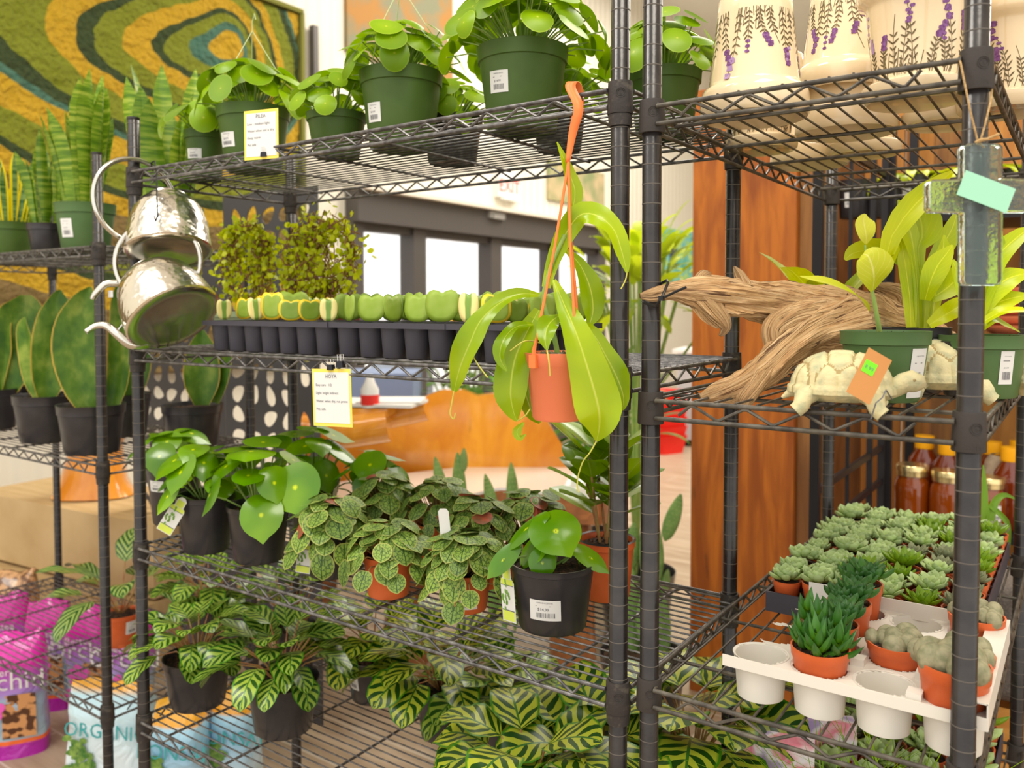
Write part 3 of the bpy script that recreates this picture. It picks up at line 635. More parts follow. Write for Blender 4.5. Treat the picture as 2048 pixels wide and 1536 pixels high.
for lab, px, y, wp, hp, pm, n, R, H, s, sd, stk, hw in top_plants:
    t = potted('potted_coin_plant', lab, px, y, ZU, wp, hp, M[pm], .76, group=G1)
    if px == 1331: t.location.x -= .012; t.location.y += .02
    round_foliage(t, sd, n, R, H, s * .75, s * 1.2, ['pilea'], t['h'] * .95, droop=.75, stemr=.0013)
    if stk: sticker(t, t['r1'], t['r0'], t['h'], face_angle(t.location) + stk[0], t['h'] * stk[1], stk[2], stk[3], None, -.05)
    if hw: hanger_wires(t, .30, t['r1'], t['h'])
    fin(t)
for lab, px, y, wp, hp, sd in [('dark potted coin-leaf plant half hidden between the two largest green pots', 905, .325, 120, 90, 11), ('dark potted coin-leaf plant half hidden behind the front post', 1118, .335, 110, 100, 12)]:
    t = potted('potted_coin_plant', lab, px, y, ZU, wp, hp, M['black_pot'], .8, group=G1)
    round_foliage(t, sd, 40, .11, .07, .017, .027, ['pilea'], t['h'] * .95, droop=1.0); fin(t)
# care cards
CARD = ['PILEA', 'Low - medium light', 'Water when soil is dry', 'Keep warm', 'Pet safe']
p = px_at(523, -.026, ZU - .02); t = thing('care_card', 'white care card with yellow border clipped above the top shelf edge', 'sign', p, math.radians(14))
label_card(t, .074, .088, CARD, 0); binder_clip(t, .006, .004)
p = px_at(666, -.024, ZM - .112); t = thing('care_card', 'white care card with yellow border hanging from the middle shelf edge', 'sign', p, math.radians(4))
t.rotation_euler[1] = math.radians(-2)
label_card(t, .088, .098, ['HOYA', 'Easy care   1/2', 'Light: bright indirect', 'Water: when dry, rot prone', 'Pet: safe'], 0); binder_clip(t, 0, .096, .013); binder_clip(t, .022, .100, .016)

# ================================================================== MIDDLE RACK, middle shelf: seedling trays of heart leaves, topiaries
def cell_tray(name, label, x0, x1, y0, y1, z, pitch, depth, mt, group=None):
    t = thing(name, label, 'tray', (x0, y0, z), MROT, group); w_, d_ = x1 - x0, y1 - y0; nx = max(1, round(w_ / pitch)); ny = max(1, round(d_ / pitch)); b = MB()
    px_, py_ = w_ / nx, d_ / ny
    for i in range(nx):
        for j in range(ny):
            c = ((i + .5) * px_, (j + .5) * py_, 0); r = min(px_, py_) * .5
            b.lathe([(0, .001), (r * .70, .0), (r * .74, .002), (r * .93, depth), (r * .88, depth - .001), (r * .66, .004), (0, .004)], 14, c)
    z1 = depth
    for i in range(nx + 1): b.box((i * px_, d_ / 2, z1 - .001), (.006, d_, .003))
    for j in range(ny + 1): b.box((w_ / 2, j * py_, z1 - .001), (w_, .006, .003))
    for a, b2 in (((w_ / 2, -.003), (w_ + .008, .0015)), ((w_ / 2, d_ + .003), (w_ + .008, .0015)), ((-.003, d_ / 2), (.0015, d_)), ((w_ + .003, d_ / 2), (.0015, d_))): b.box((a[0], a[1], z1 - .004), (b2[0], b2[1], .009))
    b.build('tray', mt, t); s = MB()
    for i in range(nx):
        for j in range(ny): s.lathe([(0, z1 - .002), (px_ * .25, z1 - .0035), (px_ * .42, z1 - .006)], 10, ((i + .5) * px_, (j + .5) * py_, 0))
    s.build('soil', M['soil'], t); return nx, ny, px_, py_
xa = px_at(424, .02, ZM).x; xm = px_at(672, .02, ZM).x; xb = px_at(905, .02, ZM).x; xc = px_at(1075, .02, ZM).x
rg = random.Random(5); cells = []
def heart(an):
    a = an if an <= PI else 2 * PI - an      # 0 = notch (top), PI = stem
    return .84 + .20 * math.exp(-((a - .70) / .50) ** 2) - .17 * math.exp(-(a / .28) ** 2) - .10 * math.exp(-((a - PI) / .5) ** 2)
for x0, x1, lab, mt, tn in ((xa, xm - .003, 'black seedling tray at the left holding yellow-edged heart leaves', 'dtray', 'left'), (xm, xb - .003, 'black seedling tray in the middle holding plain green heart leaves', 'dtray', 'middle'), (xb, xc, 'dark purplish seedling tray at the right end behind the hanging pitcher plant', 'dtray', 'right')):
    nx, ny, pw, pd = cell_tray('seedling_tray', lab, x0, x1, .005, .205, ZM + .0055, .05, .058, M[mt], 'seedling trays on the middle shelf')
    for j in range(ny):
        for i in range(nx): cells.append((x0 + (i + .5) * pw, .005 + (j + .5) * pd, x0 < xm - .01, j, i, tn))
proto = {}
for kind in ('hoya', 'hoyav', 'hoyai'):
    for s in range(2):
        t = thing('heart_leaf_cutting', 'heart-shaped leaf cutting in a seedling cell', 'plant', (0, 0, 0), 0, None)
        b = MB(); q = .031 * (1 if s else .9)
        b.disc((0, 0, q * .92), (0, -1, .12), (0, .0, 1), q * (1.05 if kind != 'hoyai' else .7), q * .95, heart, dome=.04 if s else -.03, n=26, rings=3, t=.35 + .35 * s)
        o = b.build('leaf', M[kind], t); md = o.modifiers.new('thickness', 'SOLIDIFY'); md.thickness = .0014; proto[kind + str(s)] = t
used = set(); zc = ZM + .0055 + .054
word = {'hoyav': 'green heart leaf with yellow edge', 'hoya': 'plain green heart leaf', 'hoyai': 'cream and green streaked heart leaf'}
for x, y, left, j, i, tn in cells:
    if rg.random() < .10: continue
    kind = rg.choice(['hoyav', 'hoyav', 'hoyai', 'hoya']) if left else rg.choices(['hoya', 'hoyav', 'hoyai'], [9, 1, .5])[0]
    kk = kind + str(rg.randint(0, 1)); rz = rg.uniform(-1.2, 1.2) + .6
    lab = '%s, %s seedling tray, %s row, %s from left' % (word[kind], tn, ORD[j] if j else 'front', ORD[i])
    if kk not in used: used.add(kk); o = proto[kk]; o.location = (x, y, zc); o.rotation_euler = (0, 0, rz); o['label'] = lab
    else: o = dup(proto[kk], (x, y, zc), rz, lab)
    o.rotation_euler[0] = rg.uniform(-.12, .12); o.scale = (rg.uniform(.88, 1.15),) * 3; o['group'] = 'heart leaf cuttings in the seedling trays'
for kk in proto:
    if kk not in used:
        for c in list(proto[kk].children): bpy.data.objects.remove(c)
        bpy.data.objects.remove(proto[kk])
# wire-vine topiaries
def topiary(lab, pxc, y, planter, wpx, shape, seed):
    p = px_at(pxc, y, ZM + .0055); k = dep(p) / FPX; t = thing('wire_vine_topiary', lab, 'potted plant', p, MROT, 'wire vine topiaries on the middle shelf')
    b = MB(); wd = wpx * k
    b.box((0, 0, .036), (wd, .10, .064)); b.box((0, 0, .068), (wd + .010, .112, .014)); b.box((0, 0, .0755), (wd - .004, .096, .002), 1)
    b.build('planter', [M[planter], M['soil']], t)
    rg = random.Random(seed); vn = MB(); lv = MB()
    for (cx, cz, rx, rz_, full) in shape:
        for s in range(7 if full else 5):
            P_ = []
            for i in range(41):
                a = 2 * PI * i / 40; j = .012 + .012 * full
                P_.append(V((cx + math.cos(a) * rx + rg.gauss(0, j * .5), rg.gauss(0, .012), cz + math.sin(a) * rz_ + rg.gauss(0, j * .5))))
            vn.tube(P_, .0014, 4)
            for q in P_:
                for _ in range(2):
                    c = q + V((rg.gauss(0, .011), rg.gauss(0, .013), rg.gauss(0, .011))); r_ = rg.uniform(.004, .008)
                    lv.disc(c, (rg.uniform(-1, 1), rg.uniform(-1.4, .3), rg.uniform(-.3, 1)), (rg.uniform(-1, 1), 0, rg.uniform(-1, 1)), r_, r_, n=6, rings=1, dome=.1, t=rg.uniform(.2, .9))
        if full > 1:
            for s in range(260):
                a = rg.random() * 6.28; q = math.sqrt(rg.random()); c = V((cx + math.cos(a) * rx * q, rg.gauss(0, .018), cz + math.sin(a) * rz_ * q)); r_ = rg.uniform(.004, .0075)
                lv.disc(c, (rg.uniform(-1, 1), rg.uniform(-1.4, .3), rg.uniform(-.3, 1)), (rg.uniform(-1, 1), 0, rg.uniform(-1, 1)), r_, r_, n=6, rings=1, dome=.1, t=rg.uniform(.2, .9))
            for s in range(14):
                a, a2 = rg.random() * 6.28, rg.random() * 6.28
                vn.tube([V((cx + math.cos(a) * rx * .9, rg.gauss(0, .01), cz + math.sin(a) * rz_ * .9)), V((cx + rg.gauss(0, .02), rg.gauss(0, .02), cz)), V((cx + math.cos(a2) * rx * .9, 0, cz + math.sin(a2) * rz_ * .9))], .0015, 4)
    for s in range(8): x = rg.uniform(-.04, .04); vn.tube([V((x * .4, 0, .07)), V((x, rg.gauss(0, .01), .10)), V((x * 1.6, 0, .14))], .0018, 4)
    vn.build('vines', M['brown'], t); lv.build('foliage', M['tiny'], t)
topiary('pale green planter with a ring-shaped wire vine topiary, behind the yellow-edged heart leaves', 510, .31, 'pale_pot', 150, [(-.030, .185, .078, .085, 1), (-.02, .225, .062, .055, 1)], 8)
topiary('red-brown planter with a dense wire vine topiary, behind the heart leaf trays', 640, .31, 'red_pot', 135, [(-.035, .175, .066, .090, 2), (.030, .195, .075, .075, 1)], 9)

# ================================================================== hanging pitcher plant
D0 = 1.085
pc = W(1117, 838, D0); t = thing('hanging_pitcher_plant', 'orange plastic pot with a leafy green pitcher plant hanging from the top shelf', 'hanging plant', pc)
k = D0 / FPX; r1 = 68 * k; r0 = 52 * k; h = 134 * k
pm = pot_mb(r1, r0, h, .0022, .20, feet=0); pm.build('pot', M['coral'], t)
b = soil_mb(r1 * .9, h * .93, seed=2); b.build('soil', mat('pale_moss_mix', (.30, .27, .18), .95, 0, (.08, .06, .04), 160, 5, bs=.9, bsc=200), t)
L0 = lambda px, py, dz=0: W(px, py, D0 + dz) - pc
b = MB(); fa = face_angle(pc)
rim = [V((math.cos(fa + a) * (r1 + .001), math.sin(fa + a) * (r1 + .001), h - .004)) for a in (-.75, .55, 2.4)]
top = L0(1137, 325, .01)
for q in rim:
    b.tube([q - V((0, 0, .004)), q + V((0, 0, .008)), q * .9 + V((0, 0, .03)), (q * .35 + top * .5) + V((0, 0, .03)), top], [.0022, .0022, .0014, .0012, .0015], 6)
    b.box(q - V((0, 0, .006)), (.009, .009, .016))
def strap(P, hw):
    vs = []; uv = []
    m = len(P)
    for i, q in enumerate(P):
        s = RX * hw[i]; vs += [q - s, q + s]; uv += [(0, i / m), (1, i / m)]
    return vs, [(2 * i, 2 * i + 1, 2 * i + 3, 2 * i + 2) for i in range(m - 1)]
rb = px_at(1150, -.0225 + BY * 0, ZU)          # the rail it hooks over
rb_l = rb - pc
S_ = smooth_pts([tuple(L0(1135, 325, .01)), tuple(L0(1145, 270, .012)), tuple(L0(1157, 215, .008)), tuple(rb_l + V((.0, -.012, .008))), tuple(rb_l + V((0, -.004, .0175))), tuple(rb_l + V((0, .008, .010))), tuple(rb_l + V((0, .010, -.01))), tuple(L0(1144, 270, .03)), tuple(L0(1136, 322, .012))], 30)
vs, fs = strap([V(q) for q in S_], [.0028 + .0042 * math.sin(min(1, max(0, (i / 30 if i < 15 else 1 - i / 30) * 3)) * PI / 2) for i in range(31)]); b.add(vs, fs)
o = b.build('hanger', M['strap'], t); md = o.modifiers.new('thickness', 'SOLIDIFY'); md.thickness = .0012; md.offset = 0
lf = MB()
def nleaf(P_, hint=(-.1, -1, .35), wave=.22, wn=2.2, tt=.5, fold=.14, n=22):
    Q = smooth_pts(P_, n); pts = [L0(q[0], q[1], q[3] if len(q) > 3 else 0) for q in Q]; lf.ribbon(pts, [max(.0006, q[2] * k) for q in Q], (RX * hint[0] - FW * -hint[1] * 1 + UP * hint[2]).normalized(), 6, fold, wave, wn, 0, tt, seed=P_[0][0])
nleaf([(1108, 560, 4, 0), (1128, 608, 16, -.02), (1152, 665, 26, -.045), (1178, 745, 38, -.06), (1196, 812, 45, -.062), (1199, 848, 30, -.058), (1193, 882, 3, -.05)], tt=.55)
nleaf([(1150, 640, 5, .0), (1186, 668, 14, -.01), (1212, 712, 22, -.012), (1236, 760, 22, -.01), (1247, 795, 14, -.005), (1244, 820, 3, 0)], (.25, -1, .2), .3, tt=.45)
nleaf([(1078, 590, 5, 0), (1040, 588, 12, -.01), (1000, 606, 18, -.02), (962, 640, 22, -.03), (940, 686, 27, -.035), (920, 735, 25, -.03), (908, 782, 6, -.02)], (-.3, -1, .5), .25, tt=.35)
nleaf([(1078, 620, 10, .01), (1052, 668, 22, .0), (1030, 718, 32, -.01), (1021, 780, 33, -.015), (1026, 820, 18, -.012), (1034, 842, 3, -.01)], (-.1, -1, .1), .14, tt=.4)
nleaf([(1066, 648, 4, .0), (1030, 655, 12, -.02), (1006, 682, 15, -.035), (1000, 716, 11, -.04), (1014, 742, 2, -.045)], (-.5, -1, .4), .2, tt=.3)
nleaf([(1120, 630, 3, -.01), (1098, 648, 20, -.03), (1090, 676, 15, -.045), (1094, 700, 2, -.05)], (0, -1, .5), .2, tt=.45)
nleaf([(1092, 575, 9, .01), (1106, 522, 14, .012), (1130, 470, 20, .01), (1160, 430, 24, 0), (1196, 432, 26, -.01), (1228, 460, 20, -.015), (1244, 505, 16, -.02), (1254, 545, 3, -.02)], (.15, -1, .35), .16, 1.6, tt=.65)
nleaf([(1132, 470, 6, .02), (1142, 430, 10, .02), (1150, 385, 16, .02), (1138, 345, 12, .018), (1114, 284, 1.5, .01)], (.2, -1, .1), .15, tt=.6)
nleaf([(1132, 500, 5, .03), (1160, 530, 14, .04), (1180, 575, 25, .045), (1186, 620, 22, .05), (1178, 652, 4, .05)], (.1, -1, .2), .12, tt=.75)
nleaf([(1160, 640, 6, .03), (1184, 672, 14, .04), (1202, 704, 14, .045), (1214, 735, 2, .05)], (.3, -1, .5), .2, tt=.15)
nleaf([(1050, 700, 6, .05), (1046, 760, 18, .05), (1062, 820, 16, .05), (1080, 846, 3, .05)], (0, -1, 0), .1, tt=.25)
nleaf([(1048, 845, 2, -.01), (1034, 862, 9, -.01), (1040, 876, 6, -.012), (1052, 868, 1, -.01)], (0, -1, 0), .1, tt=.4, n=10)
lf.build('foliage', M['nep'], t)
b = MB()
for P_ in ([(1117, 720), (1110, 680), (1098, 640), (1088, 605), (1090, 575), (1106, 522), (1130, 470)],):
    Q = smooth_pts(P_, 16); b.tube([L0(q[0], q[1], .01) for q in Q], [.0035] * 9 + [.0032] * 8, 8)
b.build('stem', M['stem'], t); M['tendril'] = mat('yellow_tendril', (.50, .48, .08), .5)
for P_ in ([(908, 782, -.02), (903, 810, -.02), (900, 828, -.02), (907, 838, -.02), (911, 826, -.02)], [(938, 690, -.03), (950, 720, -.04), (975, 755, -.05)], [(1193, 882, -.05), (1180, 905, -.05), (1165, 925, -.045), (1155, 960, -.04), (1157, 985, -.04)], [(1254, 545, -.02), (1251, 560, -.02), (1242, 578, -.02)], [(1094, 700, -.05), (1098, 725, -.06), (1100, 752, -.06)], [(1080, 686, 0), (1050, 682, -.03), (1020, 702, -.035)], [(1244, 820, 0), (1232, 840, 0), (1220, 852, 0)], [(1034, 842, -.01), (1050, 832, -.02), (1060, 818, -.02)]):
    Q = smooth_pts(P_, 12); b = MB(); b.tube([L0(*q) for q in Q], .0009, 5); b.build('tendril', M['tendril'], t)

# ================================================================== MIDDLE RACK, lower shelf
GP = 'raindrop-leaf plants in black pots on the lower shelf'
def poly(lab, px, y, wp, hp, n, R, H, s, sd, taper=.78, lean=(0, 0)):
    t = potted('potted_raindrop_plant', lab, px, y, ZL, wp, hp, M['black_pot'], taper, lip=.003, band=.10, group=GP)
    round_foliage(t, sd, n, R, H, s * .7, s * 1.15, ['poly'], t['h'] * .93, tip=.24, droop=.75, stemr=.0017, el=1.05, lean=lean); return t
t = poly('black potted raindrop-leaf plant at the far left of the lower shelf, half hidden', 350, .15, 104, 112, 15, .10, .085, .036, 21)
stick(t, -.75, .72, .040, .026); fin(t)
t = poly('black potted raindrop-leaf plant with a lime plant tag hanging at its left rim', 413, .055, 112, 112, 17, .10, .10, .038, 22)
plant_tag(t, V((math.cos(face_angle(t.location) - .72), math.sin(face_angle(t.location) - .72), 0)) * (t['r1'] + .008) + V((0, 0, t['h'] * 1.0)), face_angle(t.location) + PI / 2 - .3, 1.0, roll=.55); fin(t)
t = poly('black potted raindrop-leaf plant second from the left with the biggest leaf', 518, .075, 122, 112, 19, .11, .125, .042, 29)
b = MB(); q = L = W(590, 975, dep(t.location) - .075) - t.location
b.disc(q, -FW * .9 + UP * .45 - RX * .1, -UP * 1 - RX * -.35, .050, .052, lambda an: (1 - .07 * math.cos(an) + .24 * math.exp(-(min(an, 2 * PI - an) / .22) ** 2) - .1 * math.exp(-((an - PI) / .3) ** 2)), dome=.08, n=28, rings=4, t=.8)
q2 = W(300, 942, dep(t.location) + .0) - t.location
b.build('large_leaf', M['poly'], t); fin(t)
t = poly('black potted raindrop-leaf plant in the back row left of the stickered one', 628, .26, 96, 95, 18, .10, .12, .040, 24); fin(t)
t = poly('black potted raindrop-leaf plant with a white sticker in the back row', 742, .29, 106, 92, 14, .09, .095, .035, 25); stick(t, .0, .42, .036, .026); fin(t)
t = poly('black potted raindrop-leaf plant with a 14.99 dollar sticker, nearest the front post', 1105, .118, 168, 130, 4, .05, .055, .024, 36, .80)
stick(t, -.20, .42, .050, .033, '$14.99')
b = MB(); dd = dep(t.location); bd = lambda an: (1 - .07 * math.cos(an) + .22 * math.exp(-(min(an, 2 * PI - an) / .22) ** 2) - .1 * math.exp(-((an - PI) / .3) ** 2)); sb = MB()
for (px, py, dz, a_, b_, nr, tp, tt) in [(1112, 1062, -.05, .042, .040, (.0, .75, .75), (.35, -.9), .8), (1052, 1058, -.03, .018, .044, (-.6, .8, .5), (-.7, -.8), .6), (1085, 1126, -.05, .022, .023, (0, .3, 1), (0, -1), .35), (1006, 1120, -.04, .016, .034, (-.2, .4, .9), (-.6, -.7), .5), (1182, 1116, -.03, .016, .034, (.3, .6, .8), (.75, -.6), .65), (1062, 1100, -.01, .018, .032, (-.5, .6, .6), (-.3, -1), .45)]:
    c = W(px, py, dd + dz) - t.location; b.disc(c, (RX * nr[0] + UP * nr[1] - FW * nr[2]), (RX * tp[0] + UP * tp[1] * 1), a_, b_, bd, dome=.12, n=26, rings=4, t=tt, cup=.1)
    sb.tube([V((0, 0, t['h'] * .9)), (V((0, 0, t['h'] * .9)) + c) / 2 + V((0, 0, .012)), c], .0018, 6)
b.build('large_leaf', M['poly'], t); sb.build('leaf_stalk', M['stem'], t)
plant_tag(t, V((math.cos(face_angle(t.location) - 1.25), math.sin(face_angle(t.location) - 1.25), 0)) * (t['r1'] + .010) + V((0, 0, t['h'] * .95)), face_angle(t.location) + PI / 2 - .9, 1.12, roll=-.12); fin(t)
# quilted-leaf plants
GR = 'quilted-leaf plants on the lower shelf'
def rugose(lab, px, y, wp, hp, pm, n, R, H, s, sd, droop=1.2, stkr=None, taper=.84):
    t = potted('potted_quilted_plant', lab, px, y, ZL, wp, hp, M[pm], taper, lip=.003, band=.16, group=GR)
    round_foliage(t, sd, n, R, H, s * .7, s * 1.12, ['rug', 'rugp'], t['h'] * .93, tip=.12, droop=droop, stemr=.0011, stemm='stem2')
    if stkr: stick(t, *stkr)
    return t
t = rugose('orange potted quilted-leaf plant without a sticker, left one of the front pair', 777, .075, 98, 80, 'terra', 78, .082, .060, .0215, 31); fin(t)
t = rugose('orange potted quilted-leaf plant with a white price sticker and white tag stick', 933, .098, 98, 76, 'terra', 80, .085, .065, .022, 32, stkr=(-.12, .38, .046, .030, '$14.99'))
b = MB(); q = W(890, 1056, dep(t.location)) - t.location
b.prism([(-.009, -.05), (.009, -.05), (.009, .028), (.005, .033), (-.005, .033), (-.009, .028)], lambda u, v, w_: q + RX * (u - v * .10) + UP * v - FW * w_, .0008)
b.build('plant_stake', M['white'], t); fin(t)
t = rugose('black potted quilted-leaf plant at the left of the front orange pots', 664, .095, 106, 84, 'black_pot', 66, .088, .065, .024, 33)
plant_tag(t, V((math.cos(face_angle(t.location) - 1.0), math.sin(face_angle(t.location) - 1.0), 0)) * (t['r1'] + .006) + V((0, 0, t['h'] * 1.0)), face_angle(t.location) + PI / 2 - .4, .9, roll=.1); fin(t)
for lab, px, y, sd in [('quilted-leaf plant in the back row behind the left orange pot', 770, .235, 34), ('quilted-leaf plant in the back row, the one standing tallest in the middle', 880, .27, 35), ('quilted-leaf plant in the back row behind the white tag stick', 960, .205, 37), ('quilted-leaf plant in the back row nearest the rubber plant', 1060, .29, 38)]:
    t = rugose(lab, px, y, 96, 80, 'terra', 74, .085, .085, .0205, sd, .9); fin(t)
# baby rubber plant
t = potted('potted_rubber_plant', 'orange potted baby rubber plant with a dark rim behind the front post', 1212, .285, ZL, 114, 116, M['terra'], .80, lip=.003, band=.12)
b = MB(); b.lathe([(t['r1'] - .004, t['h']), (t['r1'] - .001, t['h'] + .002), (t['r1'] + .002, t['h'])], 32); b.build('rim', M['black_pot'], t)
rg = random.Random(9); lf = MB(); st = MB(); obv = ell(.58, 1.0)
for i in range(6):
    a = i * 1.05; tp = V((math.cos(a) * .05 + (-.02 if i < 3 else .01), math.sin(a) * .04, t['h'] + .10 + .045 * (i % 3))); b0 = V((math.cos(a) * .012, math.sin(a) * .012, t['h'] * .9)); md_ = (b0 + tp) / 2
    st.tube([b0, md_, tp], [.0026, .0022, .0018], 6)
    for j in range(6):
        q = b0.lerp(tp, .35 + .65 * (j + 1) / 6); an = a + j * 2.4; o_ = V((math.cos(an), math.sin(an), .5 + .8 * (j / 8)))
        lf.leaf(q, o_, V((0, 0, 1)), rg.uniform(.075, .11), rg.uniform(.050, .066), obv, rg.uniform(.1, .6), 8, 4, .1, t=rg.uniform(.15, .9))
st.build('stems', M['stem2'], t); lf.build('foliage', M['obt'], t); fin(t)

# ================================================================== MIDDLE RACK, bottom shelf: peacock plants
GC = 'peacock plants in black pots on the bottom shelf'
bot = [('black potted peacock plant, front row, leftmost on the bottom shelf', 396, .105, 130, 96, 39, 0.171, 0.089, .085, 0.057, 51, None),
 ('black potted peacock plant, front row, with soil showing, second from the left', 567, .14, 140, 100, 36, 0.171, 0.111, .10, 0.062, 52, None),
 ('black potted peacock plant standing further back, third pot from the left', 747, .35, 108, 84, 27, 0.18, 0.085, .10, 0.068, 53, (-.9, .55, .03, .035)),
 ('black potted peacock plant in the middle of the bottom shelf with hanging leaves', 884, .31, 104, 100, 27, 0.189, 0.102, .12, 0.078, 54, None),
 ('peacock plant with a lime tag, front of the bottom shelf, cut by the frame', 1060, .11, 150, 120, 30, 0.18, 0.089, .13, 0.092, 55, None),
 ('peacock plant right of the tagged one, left of the front post', 1205, .22, 150, 110, 27, 0.18, 0.085, .125, 0.089, 56, None),
 ('peacock plant at the right end of the bottom shelf, seen between the posts', 1385, .36, 130, 110, 24, 0.18, 0.119, .14, 0.101, 57, None),
 ('peacock plant in the back row behind the leftmost front pot', 420, .33, 96, 80, 27, 0.162, 0.111, .10, 0.068, 58, None),
 ('peacock plant in the back row behind the second front pot', 590, .36, 90, 80, 27, 0.171, 0.111, .10, 0.068, 59, None),
 ('peacock plant in the back row behind the orange quilted pots', 1000, .36, 100, 80, 21, 0.162, 0.076, .10, 0.068, 60, None)]
for lab, px, y, wp, hp, n, R, H, L_, Wd, sd, stk in bot:
    t = potted('potted_peacock_plant', lab, px, y, ZB, wp, hp, M['black_pot'], .80, lip=.003, band=.16, group=GC)
    calathea(t, sd, n, R, H, L_, Wd * (.85 if px < 600 else 1), t['h'] * .9, 'cal_d' if px < 800 and px != 747 or px == 1000 else 'cal')
    if stk: stick(t, *stk)
    if px == 1055: plant_tag(t, V((math.cos(face_angle(t.location) - .9), math.sin(face_angle(t.location) - .9), 0)) * (t['r1'] + .008) + V((0, 0, t['h'])), face_angle(t.location) + PI / 2 - .5, .9, roll=.1)
    fin(t)
def fat(b, base, d, up, L, Wd, T, n=8, m=7, bend=0, mi=0, t=.5, tipp=.62, sharp=1.0):
    """thick succulent leaf: ellipse sections along a curved axis"""
    d = V(d).normalized(); side = d.cross(V(up)); side = side.normalized() if side.length > 1e-4 else d.orthogonal().normalized(); p = V(base); vs = []; uv = []
    for i in range(m + 1):
        v = i / m; x = v ** (math.log(.5) / math.log(tipp)); s = max(.03, (max(0, 1 - (2 * x - 1) ** 2)) ** .55) if 0 < i < m else (.3 if i == 0 else .02)
        if sharp > 1 and v > .5: s *= (1 - (v - .5) * 2 * (1 - 1 / sharp)) if i < m else 1
        nn = side.cross(d)
        for k in range(n):
            a = 2 * PI * k / n; yy = math.sin(a); vs.append(p + side * (math.cos(a) * s * Wd / 2) + nn * ((yy if yy < 0 else yy * .35) * s * T)); uv.append((.5 + .5 * math.cos(a), v))
        if i < m: d = Matrix.Rotation(-bend / m, 3, side) @ d; p = p + d * (L / m)
    fs = [(i * n + k, i * n + (k + 1) % n, (i + 1) * n + (k + 1) % n, (i + 1) * n + k) for i in range(m) for k in range(n)] + [tuple(m * n + k for k in range(n))]
    b.add(vs, fs, uv, mi, True, t)
def rosette(b, seed, n, R, z0, Wd, T, tl=1.0, sharp=1.0, upr=0, c=(0, 0)):
    rg = random.Random(seed)
    for i in range(n):
        q = 1 - (i + .5) / n; a = i * 2.39996; el = (1.35 - 1.15 * q) * (1 - upr) + upr * 1.2 + rg.uniform(-.1, .1)
        o = V((math.cos(a), math.sin(a), 0)); d = o * math.cos(el) + V((0, 0, 1)) * math.sin(el); l = R * (.45 + .62 * q) * rg.uniform(.88, 1.1)
        fat(b, V((c[0], c[1], z0)) + o * .003, d, (V((0, 0, 1)) * math.cos(el) - o * math.sin(el)), l, Wd * (.6 + .45 * q), T, 8, 6, -.5 * tl * q, t=rg.uniform(.25, .75), sharp=sharp)

# ================================================================== LEFT RACK
def lpt(px, y, z): return px_at(px, y, z)
GS = 'snake plants on the left rack top shelf'
for lab, px, y, wp, hp, pm, n, L_, Wd, m, sd, st_ in [
 ('green potted snake plant with yellow-edged leaves at the far left edge', 22, .26, 84, 70, 'green_pot', 11, .23, .034, 'snakey', 71, 0),
 ('small dark potted snake plant between the two green ones', 97, .24, 76, 60, 'black_pot', 10, .30, .036, 'snake', 72, 0),
 ('tall olive green potted snake plant with white sticker left of the post', 172, .22, 112, 92, 'green_pot2', 15, .40, .058, 'snake', 73, 1),
 ('olive green potted snake plant behind the watering cans', 340, .36, 130, 84, 'green_pot2', 16, .42, .056, 'snake', 74, 0),
 ('dark green potted snake plant behind the small dark pot', 62, .42, 80, 70, 'green_pot', 9, .26, .04, 'snake', 75, 0)]:
    t = potted('potted_snake_plant', lab, px, y, .2745, wp, hp, M[pm], .78, band=.22, group=GS)
    snake(t, sd, n, t['r1'], L_, Wd, t['h'], m)
    if st_: stick(t, -.75, .45, .036, .05)
    fin(t)
GW = 'paddle-leaf snake plants on the left rack middle shelf'
def whale(lab, px, y, wp, hp, leaves, sd):
    t = potted('potted_paddle_plant', lab, px, y, -.2731, wp, hp, M['black_pot'], .80, band=.20, group=GW); d = dep(t.location); k = d / FPX; lf = MB()
    for (P_, hint, tt) in leaves:
        Q = smooth_pts(P_, 16); lf.ribbon([W(q[0], q[1], d + (q[3] if len(q) > 3 else 0)) - t.location for q in Q], [max(.001, q[2] * k) for q in Q], (RX * hint - FW + UP * .1).normalized(), 6, .16, .06, 1.3, t=tt)
    lf.build('leaves', M['whale'], t); fin(t)
whale('black potted paddle-leaf snake plant with three leaves, centre left', 95, .215, 122, 92, [([(92, 808, 10), (100, 760, 30), (112, 690, 42), (118, 630, 36), (118, 592, 14), (122, 580, 2)], .3, .45), ([(84, 808, 6), (66, 762, 16), (56, 700, 20), (48, 655, 14), (50, 634, 2)], -.2, .7)], 1)
whale('black potted paddle-leaf snake plant with one broad leaf, left of the post', 184, .185, 126, 96, [([(186, 832, 14), (172, 780, 36), (160, 710, 48), (160, 650, 44), (172, 600, 24), (182, 574, 3)], .2, .4), ([(222, 832, 10, .03), (238, 770, 24, .04), (242, 700, 26, .05), (236, 640, 16, .05)], -.2, .35)], 2)
whale('black potted paddle-leaf snake plant standing behind the left end of the middle rack', 386, .40, 116, 84, [([(404, 810, 14), (404, 770, 32), (404, 730, 34), (404, 690, 24), (404, 660, 4)], .3, .35), ([(432, 806, 8, .02), (440, 760, 20, .02), (446, 700, 22, .02), (440, 650, 4, .02)], -.1, .3)], 3)
whale('black potted paddle-leaf snake plant cut by the left frame edge', -10, .24, 90, 80, [([(4, 806, 12), (20, 740, 40), (30, 680, 46), (50, 620, 40), (52, 590, 10)], .3, .4), ([(-10, 800, 14), (-10, 700, 40), (0, 640, 30)], .0, .4)], 4)
whale('black potted paddle-leaf snake plant in the back row behind the post', 250, .40, 100, 84, [([(262, 806, 14), (266, 740, 34), (262, 660, 38), (250, 600, 26), (240, 560, 4)], .3, .2)], 5)
